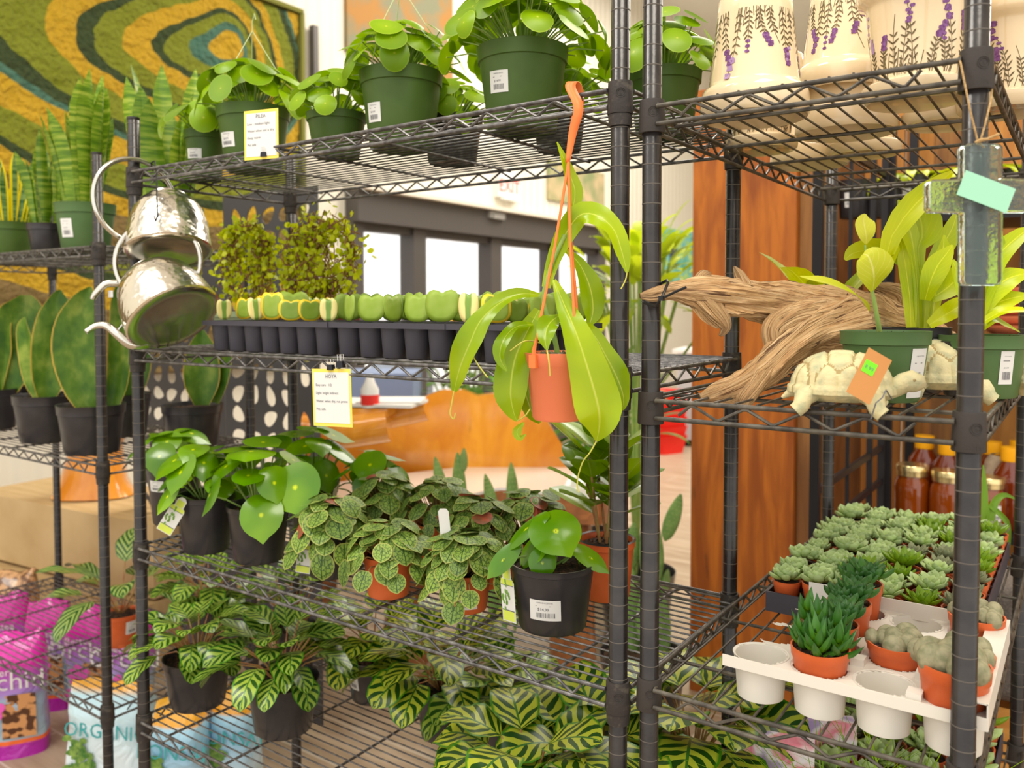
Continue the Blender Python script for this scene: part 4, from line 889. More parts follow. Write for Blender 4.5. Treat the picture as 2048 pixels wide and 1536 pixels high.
whale('black potted paddle-leaf snake plant in the back row at the left', 66, .42, 96, 76, [([(60, 790, 10), (40, 720, 40), (36, 660, 40), (60, 610, 14)], .3, .2)], 6)
t = potted('potted_feather_plant', 'small orange potted calathea on the lowest shelf of the left rack', 243, .36, -.8978, 76, 62, M['terra'], .86, lip=.003, band=.1, feet=9)
stick(t, .55, .62, .035, .038); calathea(t, 77, 12, .22, .13, .17, .075, t['h'], 'cal2', 1.0, .7); fin(t)

# ================================================================== watering cans
def can(lab, P_, axis, side, s, ring_c, ring_n, ring_r, spout, seed):
    t = thing('watering_can', lab, 'watering can', P_, 0, 'hammered metal watering cans'); ax_ = V(axis).normalized(); q = ax_.to_track_quat('Z', 'Y').to_matrix(); b = MB()
    b.lathe([(.086 * s, .0015), (.089 * s, .004), (.088 * s, .007), (.086 * s, .03), (.081 * s, .065), (.072 * s, .095), (.058 * s, .115), (.044 * s, .122), (.042 * s, .130), (.038 * s, .122), (.05 * s, .112), (.065 * s, .09)], 56, M=q)
    b.build('body', M['hammered'], t); b = MB(); b.lathe([(0, .004), (.02 * s, .004), (.024 * s, .0025), (.04 * s, .003), (.044 * s, .0015), (.062 * s, .002), (.066 * s, .0), (.082 * s, .0), (.0865 * s, .002)], 56, M=q); b.build('base', M['basesteel'], t); b = MB(); n_ = V(ring_n).normalized(); a = n_.orthogonal().normalized(); c_ = n_.cross(a)
    b.tube([V(ring_c) + (a * math.cos(k * PI / 24) + c_ * math.sin(k * PI / 24)) * ring_r for k in range(49)], .0052, 10); b.build('handle', M['steel'], t)
    b = MB(); Q = smooth_pts(spout, 18); b.tube([V(x) for x in Q], [.0105 - .0045 * i / 18 for i in range(19)], 10); b.build('spout', M['steel'], t); return t
M['basesteel'] = mat('spun_steel', (.60, .55, .46), .22, 1)
M['hammered'] = mat('hammered_steel', (.78, .74, .66), .20, 1)
_m = M['hammered'].node_tree; _v = node(_m, 'ShaderNodeTexVoronoi'); _v.feature = 'SMOOTH_F1'; _v.inputs['Scale'].default_value = 95; _m.links.new(co(_m), _v.inputs['Vector']); bump(_m, _m.nodes['Principled BSDF'], _v.outputs[0], .42, .003)
def cv(x, y, z): return RX * x + UP * y + FW * z
d1 = 1.66; k1 = d1 / FPX
pb = W(349, 638, d1); n1 = cv(.56, -.74, -.36)
rel = lambda px, py, dz=0: W(px, py, d1 + dz) - pb
t = can('lower hammered silver watering can, base facing out, hanging left of the middle rack', pb, -n1, None, 1.06, rel(316, 522, .04), cv(.12, .1, -1), 84 * k1, [rel(292, 688, .02), rel(262, 690, .0), rel(236, 670, -.01), rel(214, 652, -.01), rel(192, 652, -.01), rel(172, 664, -.02)], 1)
b = MB(); b.tube([rel(272, 614, .02), rel(230, 668, -.008)], .0022, 6); b.build('spout_brace', M['steel'], t)
d2 = 1.74; pb2 = W(338, 505, d2); rel2 = lambda px, py, dz=0: W(px, py, d2 + dz) - pb2; k2 = d2 / FPX
t = can('upper hammered silver watering can, hanging behind the lower one', pb2, cv(-.15, .93, .30), None, .98, rel2(272, 402, .0), cv(.78, .05, -.62), 84 * k2, [rel2(298, 540, .03), rel2(272, 556, .02), rel2(240, 566, .0), rel2(212, 568, -.01), rel2(192, 586, -.02), rel2(186, 598, -.02)], 2)
b = MB(); b.box(rel2(221, 588, -.01), (.018, .001, .014)); b.build('price_tag', M['white'], t)
t = thing('hook', 'thin black S-hook that holds the silver watering cans', 'hook', W(310, 330, 1.72)); b = MB(); pp = V(t.location)
b.tube([W(306, 342, 1.73) - pp, W(302, 326, 1.72) - pp, W(309, 322, 1.70) - pp, W(313, 345, 1.69) - pp, W(314, 400, 1.68) - pp, W(316, 432, 1.66) - pp, W(311, 442, 1.65) - pp, W(308, 432, 1.65) - pp], .0016, 6); b.build('wire', M['cable'], t)

# ================================================================== bags on the floor
def bagmat(name, bands, zh):
    m, t, p = nt(name); sp = t.nodes.new('ShaderNodeSeparateXYZ'); t.links.new(co(t), sp.inputs[0])
    c = ramp(t, mth(t, 'MULTIPLY_ADD', noi(t, 9, 2), .04, mth(t, 'DIVIDE', sp.outputs[2], zh)), bands, 'LINEAR'); t.links.new(c, p.inputs['Base Color']); p.inputs['Roughness'].default_value = .22
    p.inputs['Coat Weight'].default_value = .4; bump(t, p, noi(t, 14, 3, dist=1), .6, .02); return m
OR = [(0, (.42, .01, .36)), (.13, (.42, .01, .36)), (.14, (.85, .14, .02)), (.165, (.85, .14, .02)), (.17, (.36, .50, .60)), (.50, (.36, .50, .66)), (.56, (.42, .25, .68)), (.72, (.55, .10, .55)), (.80, (.75, .02, .42)), (1, (.80, .03, .45))]
BL = [(0, (.85, .42, .02)), (.12, (.88, .45, .02)), (.20, (.90, .48, .02)), (.215, (.30, .38, .25)), (.5, (.48, .66, .78)), (.7, (.30, .58, .80)), (.86, (.40, .68, .85)), (.88, (.90, .42, .03)), (1, (.92, .46, .04))]
BW = [(0, (.85, .42, .02)), (.14, (.88, .45, .02)), (.15, (.55, .68, .78)), (.5, (.70, .80, .84)), (.86, (.50, .75, .85)), (.90, (.90, .42, .03)), (1, (.92, .46, .04))]
M['bag_orchid'] = bagmat('magenta_orchid_bag_film', OR, .40); M['bag_blue'] = bagmat('blue_soil_bag_film', BL, .40); M['bag_white'] = bagmat('pale_soil_bag_film', BW, .44)
M['bark'] = mat('printed_bark_chips', (.10, .04, .02), .4, 0, (.62, .30, .12), 38, 1, lo=.44, hi=.52); M['petal'] = mat('printed_pink_petal', (.78, .12, .50), .4); M['tealink'] = mat('teal_print', (.05, .35, .36), .4); M['treeink'] = mat('printed_tree_green', (.05, .16, .03), .5, 0, (.25, .38, .08), 60)
def bag(lab, loc, rz, w_, dp, h, mk, text, group, pic='orchid', seed=0):
    t = thing('soil_bag', lab, 'bag', loc, rz, group); b = MB(); rg = random.Random(seed); ph = rg.random() * 6
    def sec(u, v):
        a = u * 2 * PI; top = max(0, (v - .80) / .20); dd = dp / 2 * (1 - top) ** .6 + .004; ww = w_ / 2 * (1 + .03 * math.sin(v * 9 + ph)) * (1 - .05 * top)
        ex = .55; x = math.copysign(abs(math.cos(a)) ** ex, math.cos(a)) * ww; y = math.copysign(abs(math.sin(a)) ** ex, math.sin(a)) * dd * (1 + .06 * math.sin(v * 14 + x * 30 + ph))
        return V((x, y + .01 * math.sin(ph + v * 4), v * h + top * .008 * math.sin(x * 60 + ph)))
    b.grid(sec, 48, 30); b.build('film', M[mk], t); b = MB(); fr = lambda x, z, l=0: V((x, -dp / 2 * (.97 + (.03 if z < h * .7 else -.25 * (z / h - .7))) - .006 - l + .01 * math.sin(ph + z / h * 4), z))
    if pic == 'orchid':
        b.grid(lambda u, v: fr(w_ * (-.02 + .42 * u) , h * (.17 + .36 * v), .001), 6, 6, 0)
        for cx, cz, s in ((-.14, .42, .075), (-.22, .24, .07)):
            for k in range(5): a = k * 1.257 + .3; b.disc(fr(cx * w_ + math.cos(a) * s * .24, cz * h + math.sin(a) * s * .24, .003), (0, -1, 0), (math.cos(a), 0, math.sin(a)), s * .24, s * .30, n=10, rings=1, dome=0, mi=1)
        b.text(text, lambda x, y, l: fr(x, h * .58 + y, .004), .085, 2); b.text('Better', lambda x, y, l: fr(x - w_ * .1, h * .70 + y, .004), .035, 2)
        b.build('printed_picture', [M['bark'], M['petal'], M['white']], t)
    elif pic == 'tree':
        for k in range(46): b.disc(fr(-w_ * .26 + rg.gauss(0, w_ * .08), h * (.28 + rg.random() * .38), .002 + rg.random() * .001), (0, -1, 0), (rg.random() - .5, 0, 1), rg.uniform(.008, .02), rg.uniform(.006, .014), n=7, rings=1, dome=0, mi=0)
        b.text(text, lambda x, y, l: fr(x + w_ * .06, h * .66 + y, .003), .055, 1); b.text('POTTING MIX', lambda x, y, l: fr(x, h * .06 + y, .003), .026, 0)
        b.build('printed_picture', [M['treeink'], M['tealink']], t)
GB = 'magenta bags of orchid bark on the floor under the left rack'
for lab, px, py, rz, sd in [('magenta orchid bark bag in front, nearest the lower left corner', 12, 1262, .95, 1), ('magenta orchid bark bag at the left edge behind the front one', 14, 1186, .9, 2), ('magenta orchid bark bag in the back row, left of the next two', 100, 1196, .75, 3), ('magenta orchid bark bag in the back row behind the blue bag', 178, 1208, .7, 4), ('magenta orchid bark bag behind the orange potted calathea', 262, 1224, .6, 5)]:
    p = at(px, py, 2, FLOOR + .40); bag(lab, (p.x, p.y, FLOOR), rz, .23 if sd == 1 else .145, .12 if sd == 1 else .09, .40, 'bag_orchid', 'Orchid', GB, seed=sd)
for lab, px, py, rz, w_, mk, sd, tx in [('pale blue organic soil bag with a tree print, left of the middle rack', 222, 1362, .45, .25, 'bag_white', 6, 'ORGANIC'), ('blue bonsai soil bag with orange band, under the leftmost peacock plants', 362, 1392, .5, .14, 'bag_blue', 7, 'BONSAI'), ('blue bonsai soil bag behind, under the second peacock plant', 474, 1368, .5, .12, 'bag_blue', 8, 'BONSAI')]:
    h_ = .44 if w_ > .2 else .40
    p = at(px, py, 2, FLOOR + .40); bag(lab, (p.x, p.y, FLOOR), rz, w_, .11, .40, mk, tx, 'blue soil bags on the floor', 'tree', sd)

M['barkbag'] = mat('bark_in_clear_film', (.16, .07, .03), .3, 0, (.60, .34, .16), 45, 5, lo=.42, hi=.56, coat=.4)
p = at(20, 1142, 2, FLOOR + .40); bag('clear bag of brown bark chips at the left edge behind the magenta bags', (p.x, p.y, FLOOR), .8, .2, .12, .40, 'barkbag', '', 'bark bags', 'plain', 11)
# ================================================================== RIGHT RACK, middle shelf
# driftwood
t = thing('driftwood', 'large weathered tan driftwood branch tied across the left post of the right rack', 'driftwood', W(1600, 700, 1.14)); o0 = V(t.location); b = MB(); sd0 = [0]
def limb(P_, n=26, k_=56):
    n = int(n * 2.2); Q = smooth_pts(P_, n); pts = [W(q[0], q[1], q[2]) - o0 for q in Q]; rs = [max(.002, q[3] * q[2] / FPX) for q in Q]; m = len(pts); vs = []; uv = []; sd0[0] += 7.3
    a = V((0, 0, 1)); L_ = 0
    for i in range(m):
        if i: L_ += (pts[i] - pts[i - 1]).length
        tg = (pts[min(i + 1, m - 1)] - pts[max(i - 1, 0)]).normalized(); a = (a - tg * a.dot(tg)).normalized(); c_ = tg.cross(a)
        for j in range(k_ + 1):
            an = 2 * PI * (j % k_) / k_ + L_ * 5; ca, sa = math.cos(an), math.sin(an)
            nn = noise.noise(V((ca * 1.3, sa * 1.3, L_ * 14 + sd0[0]))); n2 = noise.noise(V((ca * 3.6, sa * 3.6, L_ * 9 + sd0[0]))); n3 = noise.noise(V((ca * 9, sa * 9, L_ * 12 + sd0[0])))
            rr = rs[i] * (1 + .30 * nn + .30 * n2 - .16 * abs(n3) + .05); vs.append(pts[i] + (a * math.cos(2 * PI * j / k_) + c_ * math.sin(2 * PI * j / k_) * .72) * rr); uv.append((an * .0 + j / k_ * max(1, round(rs[i] * 0 + 3)) + sd0[0], L_ * 3))
    w1 = k_ + 1
    fs = [(i * w1 + j, i * w1 + j + 1, (i + 1) * w1 + j + 1, (i + 1) * w1 + j) for i in range(m - 1) for j in range(k_)]
    b.add(vs, fs, uv)
limb([(1280, 592, 1.058, 5), (1302, 590, 1.06, 13), (1345, 582, 1.062, 18), (1395, 585, 1.075, 30), (1450, 592, 1.09, 36), (1530, 602, 1.12, 37), (1620, 614, 1.16, 46), (1720, 640, 1.21, 58), (1810, 668, 1.27, 56), (1880, 690, 1.33, 38), (1925, 705, 1.38, 18)], 40)
limb([(1700, 650, 1.18, 60), (1630, 668, 1.14, 44), (1575, 700, 1.10, 36), (1530, 740, 1.09, 33), (1480, 772, 1.085, 26), (1430, 792, 1.09, 20), (1400, 798, 1.09, 8)], 30)
limb([(1560, 700, 1.10, 24), (1520, 760, 1.08, 22), (1490, 800, 1.075, 18), (1478, 812, 1.075, 6)], 20)
limb([(1640, 628, 1.15, 34), (1580, 640, 1.12, 30), (1545, 668, 1.10, 24), (1560, 715, 1.10, 22)], 18)
limb([(1640, 735, 1.15, 26), (1700, 700, 1.19, 40), (1780, 690, 1.25, 46)], 18)
limb([(1400, 590, 1.075, 24), (1428, 622, 1.08, 24), (1450, 652, 1.085, 14), (1440, 672, 1.085, 3)], 14)
limb([(1395, 575, 1.08, 16), (1405, 556, 1.085, 15), (1420, 548, 1.09, 5)], 10)
limb([(1490, 580, 1.10, 18), (1478, 552, 1.11, 12), (1468, 534, 1.12, 3)], 10)
limb([(1800, 640, 1.25, 30), (1790, 590, 1.25, 20), (1740, 572, 1.24, 6)], 12)
mm, tt_, pp_ = nt('weathered_driftwood'); uvn = tt_.nodes.new('ShaderNodeTexCoord').outputs['UV']
def uvs_(a_, b_):
    mp = tt_.nodes.new('ShaderNodeMapping'); mp.inputs['Scale'].default_value = (a_, b_, 1); tt_.links.new(uvn, mp.inputs[0]); return mp.outputs[0]
n_a = noi(tt_, 1, 6, vec=uvs_(11, 5), dist=.8); n_b = noi(tt_, 1, 5, vec=uvs_(30, 4), dist=.5); n_c = noi(tt_, 1, 3, vec=uvs_(2.5, 7))
cc = ramp(tt_, n_b, [(.32, (.22, .10, .03)), (.42, (.62, .36, .15)), (.68, (.84, .58, .32))]); cc = mixc(tt_, ramp(tt_, n_c, [(.52, (0, 0, 0)), (.72, (.8, .8, .8))]), cc, (.46, .23, .09)); cc = mixc(tt_, ramp(tt_, n_a, [(.33, (1, 1, 1)), (.40, (0, 0, 0))]), cc, (.14, .06, .025))
tt_.links.new(cc, pp_.inputs['Base Color']); pp_.inputs['Roughness'].default_value = .85; bump(tt_, pp_, mth(tt_, 'ADD', n_b, n_a), .9, .006)
o = b.build('wood', mm, t)
t = thing('cable_tie', 'black cable tie fastening the driftwood to the post', 'cable tie', W(1315, 600, 1.06)); b = MB(); o0 = V(t.location); b.tube([W(1288, 606, 1.07) - o0, W(1312, 612, 1.045) - o0, W(1325, 592, 1.035) - o0, W(1336, 566, 1.045) - o0, W(1334, 560, 1.07) - o0, W(1310, 575, 1.10) - o0, W(1290, 600, 1.095) - o0, W(1288, 606, 1.07) - o0], .0018, 6)
b.tube([W(1322, 598, 1.035) - o0, W(1350, 584, 1.025) - o0, W(1373, 574, 1.02) - o0], .0016, 6); b.box(W(1323, 597, 1.035) - o0, (.006, .006, .006)); b.build('tie', M['cable'], t)
# turtles
M['turtle'] = mat('crackled_cream_resin', (.62, .54, .30), .6, 0, (.34, .36, .22), 60, 6, lo=.45, hi=.72, bs=.5, bsc=220); M['turtle_line'] = mat('aged_tan_crease', (.36, .27, .12), .8); M['kraft'] = mat('kraft_card', (.55, .25, .08), .8); M['neon'] = mat('neon_green_sticker', (.18, .85, .02), .5)
def turtle(lab, loc, rz, s, tagged=False, group='cream turtle figurines on the right rack'):
    t = thing('turtle_figurine', lab, 'figurine', loc, rz, group); b = MB(); ax_, ay_, hz = .052 * s, .041 * s, .044 * s; z0 = .020 * s; Nu, Nv = 110, 40; vor = [(0, 0)] + [(q * .55, 0) for q in (-1, 1)] + [(x * .42, y) for x in (-1.2, 0, 1.2) for y in (-.62, .62)] + [(math.cos(k * .55), math.sin(k * .55)) for k in range(12)]
    def f(u, v):
        a = u * 2 * PI; rr = math.sin(v * PI / 2); x, y = math.cos(a) * rr, math.sin(a) * rr; ds = sorted(((x - p[0]) ** 2 + (y - p[1]) ** 2) ** .5 for p in vor)
        e = min(1, (ds[1] - ds[0]) / .12); z = math.cos(v * PI / 2) ** .75 * hz * (1 + .09 * e) ; k = 1 + .05 * e + (.06 if v > .93 else 0) + .015 * math.sin(a * 24) * (v > .8)
        return V((x * ax_ * k, y * ay_ * k, z0 + z))
    b.grid(f, Nu, Nv)
    for q in range(Nu * Nv):
        i_, j_ = q % Nu, q // Nu; a = (i_ + .5) / Nu * 2 * PI; rr = math.sin((j_ + .5) / Nv * PI / 2); x, y = math.cos(a) * rr, math.sin(a) * rr; ds = sorted(((x - p[0]) ** 2 + (y - p[1]) ** 2) ** .5 for p in vor)
        if ds[1] - ds[0] < .035: b.mi[q] = 1
    b.lathe([(0, z0 - .010 * s), (.7, z0 - .009 * s), (.93, z0 - .002 * s), (1.0, z0 + .001)], 32, M=Matrix.Diagonal((ax_, ay_, 1))); b.build('shell', [M['turtle'], M['turtle_line']], t)
    h = MB(); h.tube([V((.040 * s, 0, z0)), V((.054 * s, 0, z0 + .006 * s)), V((.064 * s, 0, z0 + .013 * s)), V((.071 * s, 0, z0 + .015 * s)), V((.080 * s, 0, z0 + .012 * s)), V((.084 * s, 0, z0 + .009 * s))], [.010 * s, .010 * s, .0115 * s, .0125 * s, .010 * s, .004 * s], 14)
    for q in (-1, 1): h.lathe([(0, .0016 * s), (.0014 * s, .0008 * s), (.0017 * s, 0)], 8, (.074 * s, q * .0115 * s, z0 + .017 * s), Matrix.Rotation(-q * PI / 2, 3, 'X'), 1)
    h.tube([V((.0845 * s, q * .006 * s, z0 + .008 * s)) for q in (-1, 0, 1)], .0006, 4, 1); h.build('head', [M['turtle'], M['turtle_line']], t)
    for x, y, fx in ((.034, .034, 1), (.034, -.034, 1), (-.036, .030, -1), (-.036, -.030, -1)):
        l = MB(); zt = z0 + .002 * s; l.tube([V((x * s * .8, y * s * .75, zt)), V((x * s * 1.05, y * s * 1.1, zt - .006 * s)), V((x * s * 1.12, y * s * 1.2, .006 * s)), V((x * s * 1.16 + fx * .004 * s, y * s * 1.24, .001)), ], [.012 * s, .011 * s, .009 * s, .0085 * s], 12); l.build('leg', M['turtle'], t)
    l = MB(); l.tube([V((-.045 * s, 0, z0)), V((-.056 * s, 0, z0 - .003 * s)), V((-.064 * s, 0, z0 - .009 * s))], [.007 * s, .005 * s, .002 * s], 8); l.build('tail', M['turtle'], t); return t
fa = math.atan2(RX.y, RX.x)
t = turtle('cream turtle figurine in front with a tan kraft tag, on the front rail', px_at(1682, .022, .002), fa - .42, 1.04)
b = MB(); q = t.matrix_basis.inverted(); c0 = W(1738, 752, .90)
def tg(x, y, l): return q @ (c0 + RX * (x * math.cos(.52) + y * math.sin(.52)) + UP * (y * math.cos(.52) - x * math.sin(.52)) - FW * l + FW * (y * .12))
b.prism([(-.0145, -.0275), (.0145, -.0275), (.0145, .0275), (-.0145, .0275)], tg, .0005); b.prism([(-.011, .001), (.003, .001), (.003, .015), (-.011, .015)], lambda u, v, w_: tg(u, v, w_ + .0006), .0003, 1)
b.text('8.99', lambda x, y, l: tg(x - .004, y + .0055, .0012), .0062, 2); cp = W(1765, 795, .905)
b.tube([q @ cp, q @ W(1752, 806, .90), q @ W(1742, 838, .91)], .0008, 5, 2); b.tube([q @ cp, q @ W(1772, 780, .91), q @ W(1785, 800, .93)], .0008, 5, 2)
b.build('price_tag', [M['kraft'], M['neon'], M['ink']], t)
turtle('cream turtle figurine behind, left of the tall front post', px_at(1875, .22, .004), fa - .1, 1.12)
turtle('cream turtle figurine at the right frame edge beside the green pot', px_at(2066, .30, .004), fa + .4, 1.05)
# lime plants
GL = 'lime green foliage plants on the right rack middle shelf'
def limeplant(t, spec, m='lime', n=14):
    lf = MB(); d = dep(t.location); k = d / FPX
    for P_, hint, tt in spec:
        Q = smooth_pts(P_, n); lf.ribbon([W(q[0], q[1], d + (q[3] if len(q) > 3 else 0)) - t.location for q in Q], [max(.0008, q[2] * k) for q in Q], (RX * hint[0] - FW * hint[1] + UP * hint[2]).normalized(), 6, .10, .06, 1.2, t=tt, seed=P_[0][0])
    lf.build('foliage', M[m], t)
t = potted('potted_rubber_seedling', 'dark green potted rubber tree seedling with one thin stem, behind the front turtle', 1768, .118, .0012, 166, 138, M['green_pot2'], .78, band=.20, group=None)
dl = dep(t.location); rl = lambda px, py, dz=0: W(px, py, dl + dz) - t.location
b = MB(); b.tube([rl(1762, 690, .0), rl(1757, 650, -.01), rl(1748, 600, -.015), rl(1738, 555, -.015), rl(1733, 515, -.015), rl(1730, 490, -.015)], [.0034, .0030, .0026, .0022, .0016, .0012], 8); b.build('stem', M['stem'], t)
limeplant(t, [([(1744, 585, 2, -.015), (1748, 560, 24, -.03), (1745, 535, 40, -.035), (1736, 512, 30, -.035), (1726, 508, 8, -.03)], (0, 1, .4), .55), ([(1732, 488, 2, -.015), (1732, 470, 16, -.02), (1728, 448, 20, -.02), (1728, 436, 12, -.02), (1731, 428, 2, -.02)], (0, 1, 0), .55),
 ([(1738, 622, 2, -.015), (1725, 600, 12, -.04), (1690, 580, 22, -.06), (1650, 565, 20, -.07), (1620, 558, 10, -.075), (1600, 553, 2, -.08)], (.1, .6, 1), .5)], 'lime2')
sticker(t, t['r1'], t['r0'], t['h'], face_angle(t.location) + .95, t['h'] * .42, .028, .06, None, 0); fin(t)
t = potted('potted_lime_plant', 'black potted lime philodendron with broad upright leaves behind the green pot', 1822, .25, .0012, 140, 128, M['black_pot'], .78, band=.15, group=GL)
limeplant(t, [([(1838, 655, 10), (1836, 600, 16), (1834, 560, 17), (1830, 520, 14), (1822, 470, 30, .0), (1812, 440, 36, 0), (1802, 412, 12, 0), (1796, 400, 2)], (.3, 1, 0), .45),
 ([(1848, 660, 10), (1850, 600, 14), (1836, 505, 12, 0), (1845, 470, 34), (1838, 430, 34), (1820, 410, 6)], (-.4, 1, .2), .25),
 ([(1822, 655, 9), (1820, 600, 13), (1812, 540, 14), (1800, 480, 12), (1775, 530, 10, -.02), (1780, 480, 18, -.03), (1820, 420, 26, -.04), (1868, 375, 20, -.05), (1905, 343, 3, -.06)], (-.5, 1, .4), .6),
 ([(1860, 655, 9), (1868, 610, 14), (1874, 570, 18), (1880, 530, 24), (1886, 500, 18), (1888, 470, 3)], (.4, 1, .2), .65),
 ([(1858, 650, 9, -.02), (1890, 630, 18, -.03), (1925, 610, 18, -.03), (1960, 600, 4, -.03)], (0, .8, .6), .7),
 ([(1850, 600, 10, -.03), (1862, 560, 20, -.04), (1876, 530, 22, -.04), (1895, 505, 12, -.04), (1905, 490, 2, -.04)], (-.3, 1, .3), .6),
 ([(1836, 560, 8, .02), (1800, 520, 18, .02), (1760, 500, 26, .03), (1710, 505, 18, .03), (1690, 520, 3, .03)], (0, 1, .6), .35),
 ([(1845, 560, 8, .02), (1880, 500, 22, .03), (1905, 455, 22, .03), (1915, 420, 4, .03)], (.3, 1, .1), .4),
 ([(1858, 600, 8, 0), (1895, 575, 22, 0), (1925, 545, 22, 0), (1940, 520, 3, 0)], (.1, 1, .4), .5)])
sticker(t, t['r1'], t['r0'], t['h'], face_angle(t.location) + .9, t['h'] * .5, .03, .06); fin(t)
t = potted('potted_lime_plant', 'black potted lime philodendron at the back, spreading leaves above the driftwood', 1650, .52, .0012, 96, 90, M['black_pot'], .78, band=.15, group=GL)
rg = random.Random(4); lf = MB()
for i in range(22):
    a = i * 2.4; o_ = V((math.cos(a), math.sin(a), 0)); el_ = rg.uniform(.25, 1.15); lf.leaf(V((0, 0, t['h'])) + o_ * .01, o_ * math.cos(el_) + V((0, 0, math.sin(el_))), V((0, 0, 1)), rg.uniform(.13, .21), rg.uniform(.035, .05), ell(.55, 1.2), rg.uniform(.3, 1.0), 10, 4, .12, .05, t=rg.uniform(.2, .8))
lf.build('foliage', M['lime'], t); fin(t)
t = potted('potted_lime_plant', 'dark green potted lime philodendron right of the tall front post', 1962, .24, .0012, 160, 122, M['green_pot2'], .80, band=.22, group=GL)
sticker(t, t['r1'], t['r0'], t['h'], face_angle(t.location) + .62, t['h'] * .50, .018, .042)
limeplant(t, [([(1960, 660, 8), (1970, 620, 18), (2010, 600, 22), (2060, 590, 4)], (0, 1, .8), .6), ([(1956, 660, 8), (1975, 600, 18), (2010, 560, 24), (2060, 545, 6)], (0, 1, .6), .75), ([(1950, 660, 8), (1965, 600, 16), (1990, 520, 22), (2040, 470, 14), (2060, 460, 3)], (-.4, 1, .2), .6),
 ([(1945, 660, 8), (1930, 600, 18), (1920, 560, 24), (1905, 520, 4)], (.3, 1, .2), .6), ([(1960, 660, 8), (1985, 640, 14), (2010, 650, 14), (2040, 665, 3)], (0, .6, 1), .2), ([(1955, 640, 6), (1985, 560, 14), (1995, 500, 18), (1992, 470, 12), (1985, 455, 2)], (.3, 1, 0), .35), ([(1950, 640, 6, -.03), (1935, 590, 20, -.03), (1930, 545, 22, -.03), (1945, 500, 3, -.03)], (0, 1, 0), .7), ([(1950, 655, 6, -.02), (2000, 625, 10, -.03), (2050, 620, 8, -.03)], (0, .8, 1), .8)])
fin(t)
t = potted('potted_lime_plant', 'black potted lime philodendron half hidden behind the tall front post', 1918, .22, .0012, 70, 110, M['black_pot'], .8, group=GL); fin(t)
# ================================================================== RIGHT RACK, top shelf: lavender planters
M['cream'] = mat('cream_glaze', (.80, .62, .38), .12, 0, (.84, .67, .43), 6, coat=.6); M['purple'] = mat('purple_petal_print', (.13, .035, .13), .25, 0, (.26, .11, .30), 300); M['sprig'] = mat('olive_stem_print', (.10, .065, .025), .3, 0, (.20, .15, .07), 200)
M['lilac'] = mat('lilac_print', (.42, .26, .46), .25)
def planter(lab, p, s, inverted=False, seed=0, rz=0, saucer=True):
    t = thing('lavender_planter', lab, 'planter', p, rz, 'cream planters with lavender print'); b = MB()
    pr = ([(0, .004), (.050, .003), (.055, .0), (.060, .004), (.062, .018), (.056, .022)] if saucer else [(0, .002), (.044, .0), (.047, .004)]) + [(.048, .024), (.052, .060), (.058, .112), (.0595, .116), (.066, .120), (.069, .128), (.070, .152), (.067, .156), (.063, .150), (.055, .115), (.048, .06), (.03, .030), (0, .029)]
    pr = [(r * s, z * s) for r, z in pr]; H = .156 * s
    Mx = Matrix.Diagonal((1, 1, 1)); fl = (lambda v: V((v.x, -v.y, H - v.z))) if inverted else (lambda v: v)
    b.lathe(pr, 56); b.v = [tuple(fl(V(v))) for v in b.v]
    def srf(a, z, l=.0004):
        zz = z / s; pts_ = [(.024, .048), (.060, .052), (.112, .058), (.118, .0625), (.156, .070)]
        for (z0, r0), (z1, r1) in zip(pts_, pts_[1:]):
            if zz <= z1: r = r0 + (r1 - r0) * max(0, zz - z0) / (z1 - z0); break
        r = r * s + l + (.0006 if .112 < zz < .124 else 0); return fl(V((math.cos(a) * r, math.sin(a) * r, z)))
    rg = random.Random(seed)
    def blob(a, z, da, dz, rot, mi, l=.0005):
        vs = []
        for k in range(6):
            an = k * PI / 3; x, y = math.cos(an) * da, math.sin(an) * dz; vs.append(srf(a + (x * math.cos(rot) - y * math.sin(rot)) / (.055 * s), z + x * math.sin(rot) + y * math.cos(rot), l))
        b.add(vs, [tuple(range(6))], mi=mi, sm=False)
    def seg(a0, z0, a1, z1, w_, mi=2): 
        dx, dz = (a1 - a0) * .055 * s, z1 - z0; L_ = math.hypot(dx, dz) or 1; nx, nz = -dz / L_ * w_, dx / L_ * w_
        b.add([srf(a0 + nx / (.055 * s), z0 + nz), srf(a0 - nx / (.055 * s), z0 - nz), srf(a1 - nx / (.055 * s), z1 - nz), srf(a1 + nx / (.055 * s), z1 + nz)], [(0, 1, 2, 3)], mi=mi, sm=False)
    for k in range(22):
        a = k / 22 * 2 * PI + rg.uniform(-.08, .08); z = .026 * s; top = rg.uniform(.070, .112) * s; dr = rg.uniform(-.12, .12); fl_ = rg.random() < .9; big = rg.random() < .55; st = 9; mi_ = 1 if rg.random() < .75 else 3
        for j in range(st):
            f0, f1 = j / st, (j + 1) / st; az, bz = z + (top - z) * f0, z + (top - z) * f1; aa, ab = a + dr * f0 * f0 * 3, a + dr * f1 * f1 * 3
            seg(aa, az, ab, bz, .00035 * s)
            if f0 < .6:
                for sd_ in (-1, 1): q = rg.uniform(.003, .0055) * s; blob(ab + sd_ * q * .7 / (.055 * s), bz, q, .0011 * s, sd_ * rg.uniform(.5, 1.0), 2)
            elif fl_:
                for sd_ in (-1, 0, 1):
                    for u in range(2 if big else 1): blob(ab + sd_ * (.0032 if big else .0018) * s * (1.15 - f0 * .7) / (.055 * s), bz + (u - .5) * .003 * s, (.0030 if big else .0022) * s, .0021 * s, rg.random() * 3, mi_, .0006)
        for j in range(3): g = a + rg.uniform(-.15, .15); seg(g, z - .001, g + rg.uniform(-.1, .1), z + rg.uniform(.008, .03) * s, .00045 * s)
    b.build('body', [M['cream'], M['purple'], M['sprig'], M['lilac']], t); return t
ZT = .3804 + .0055
pl = lambda px, y: px_at(px, y, ZT)
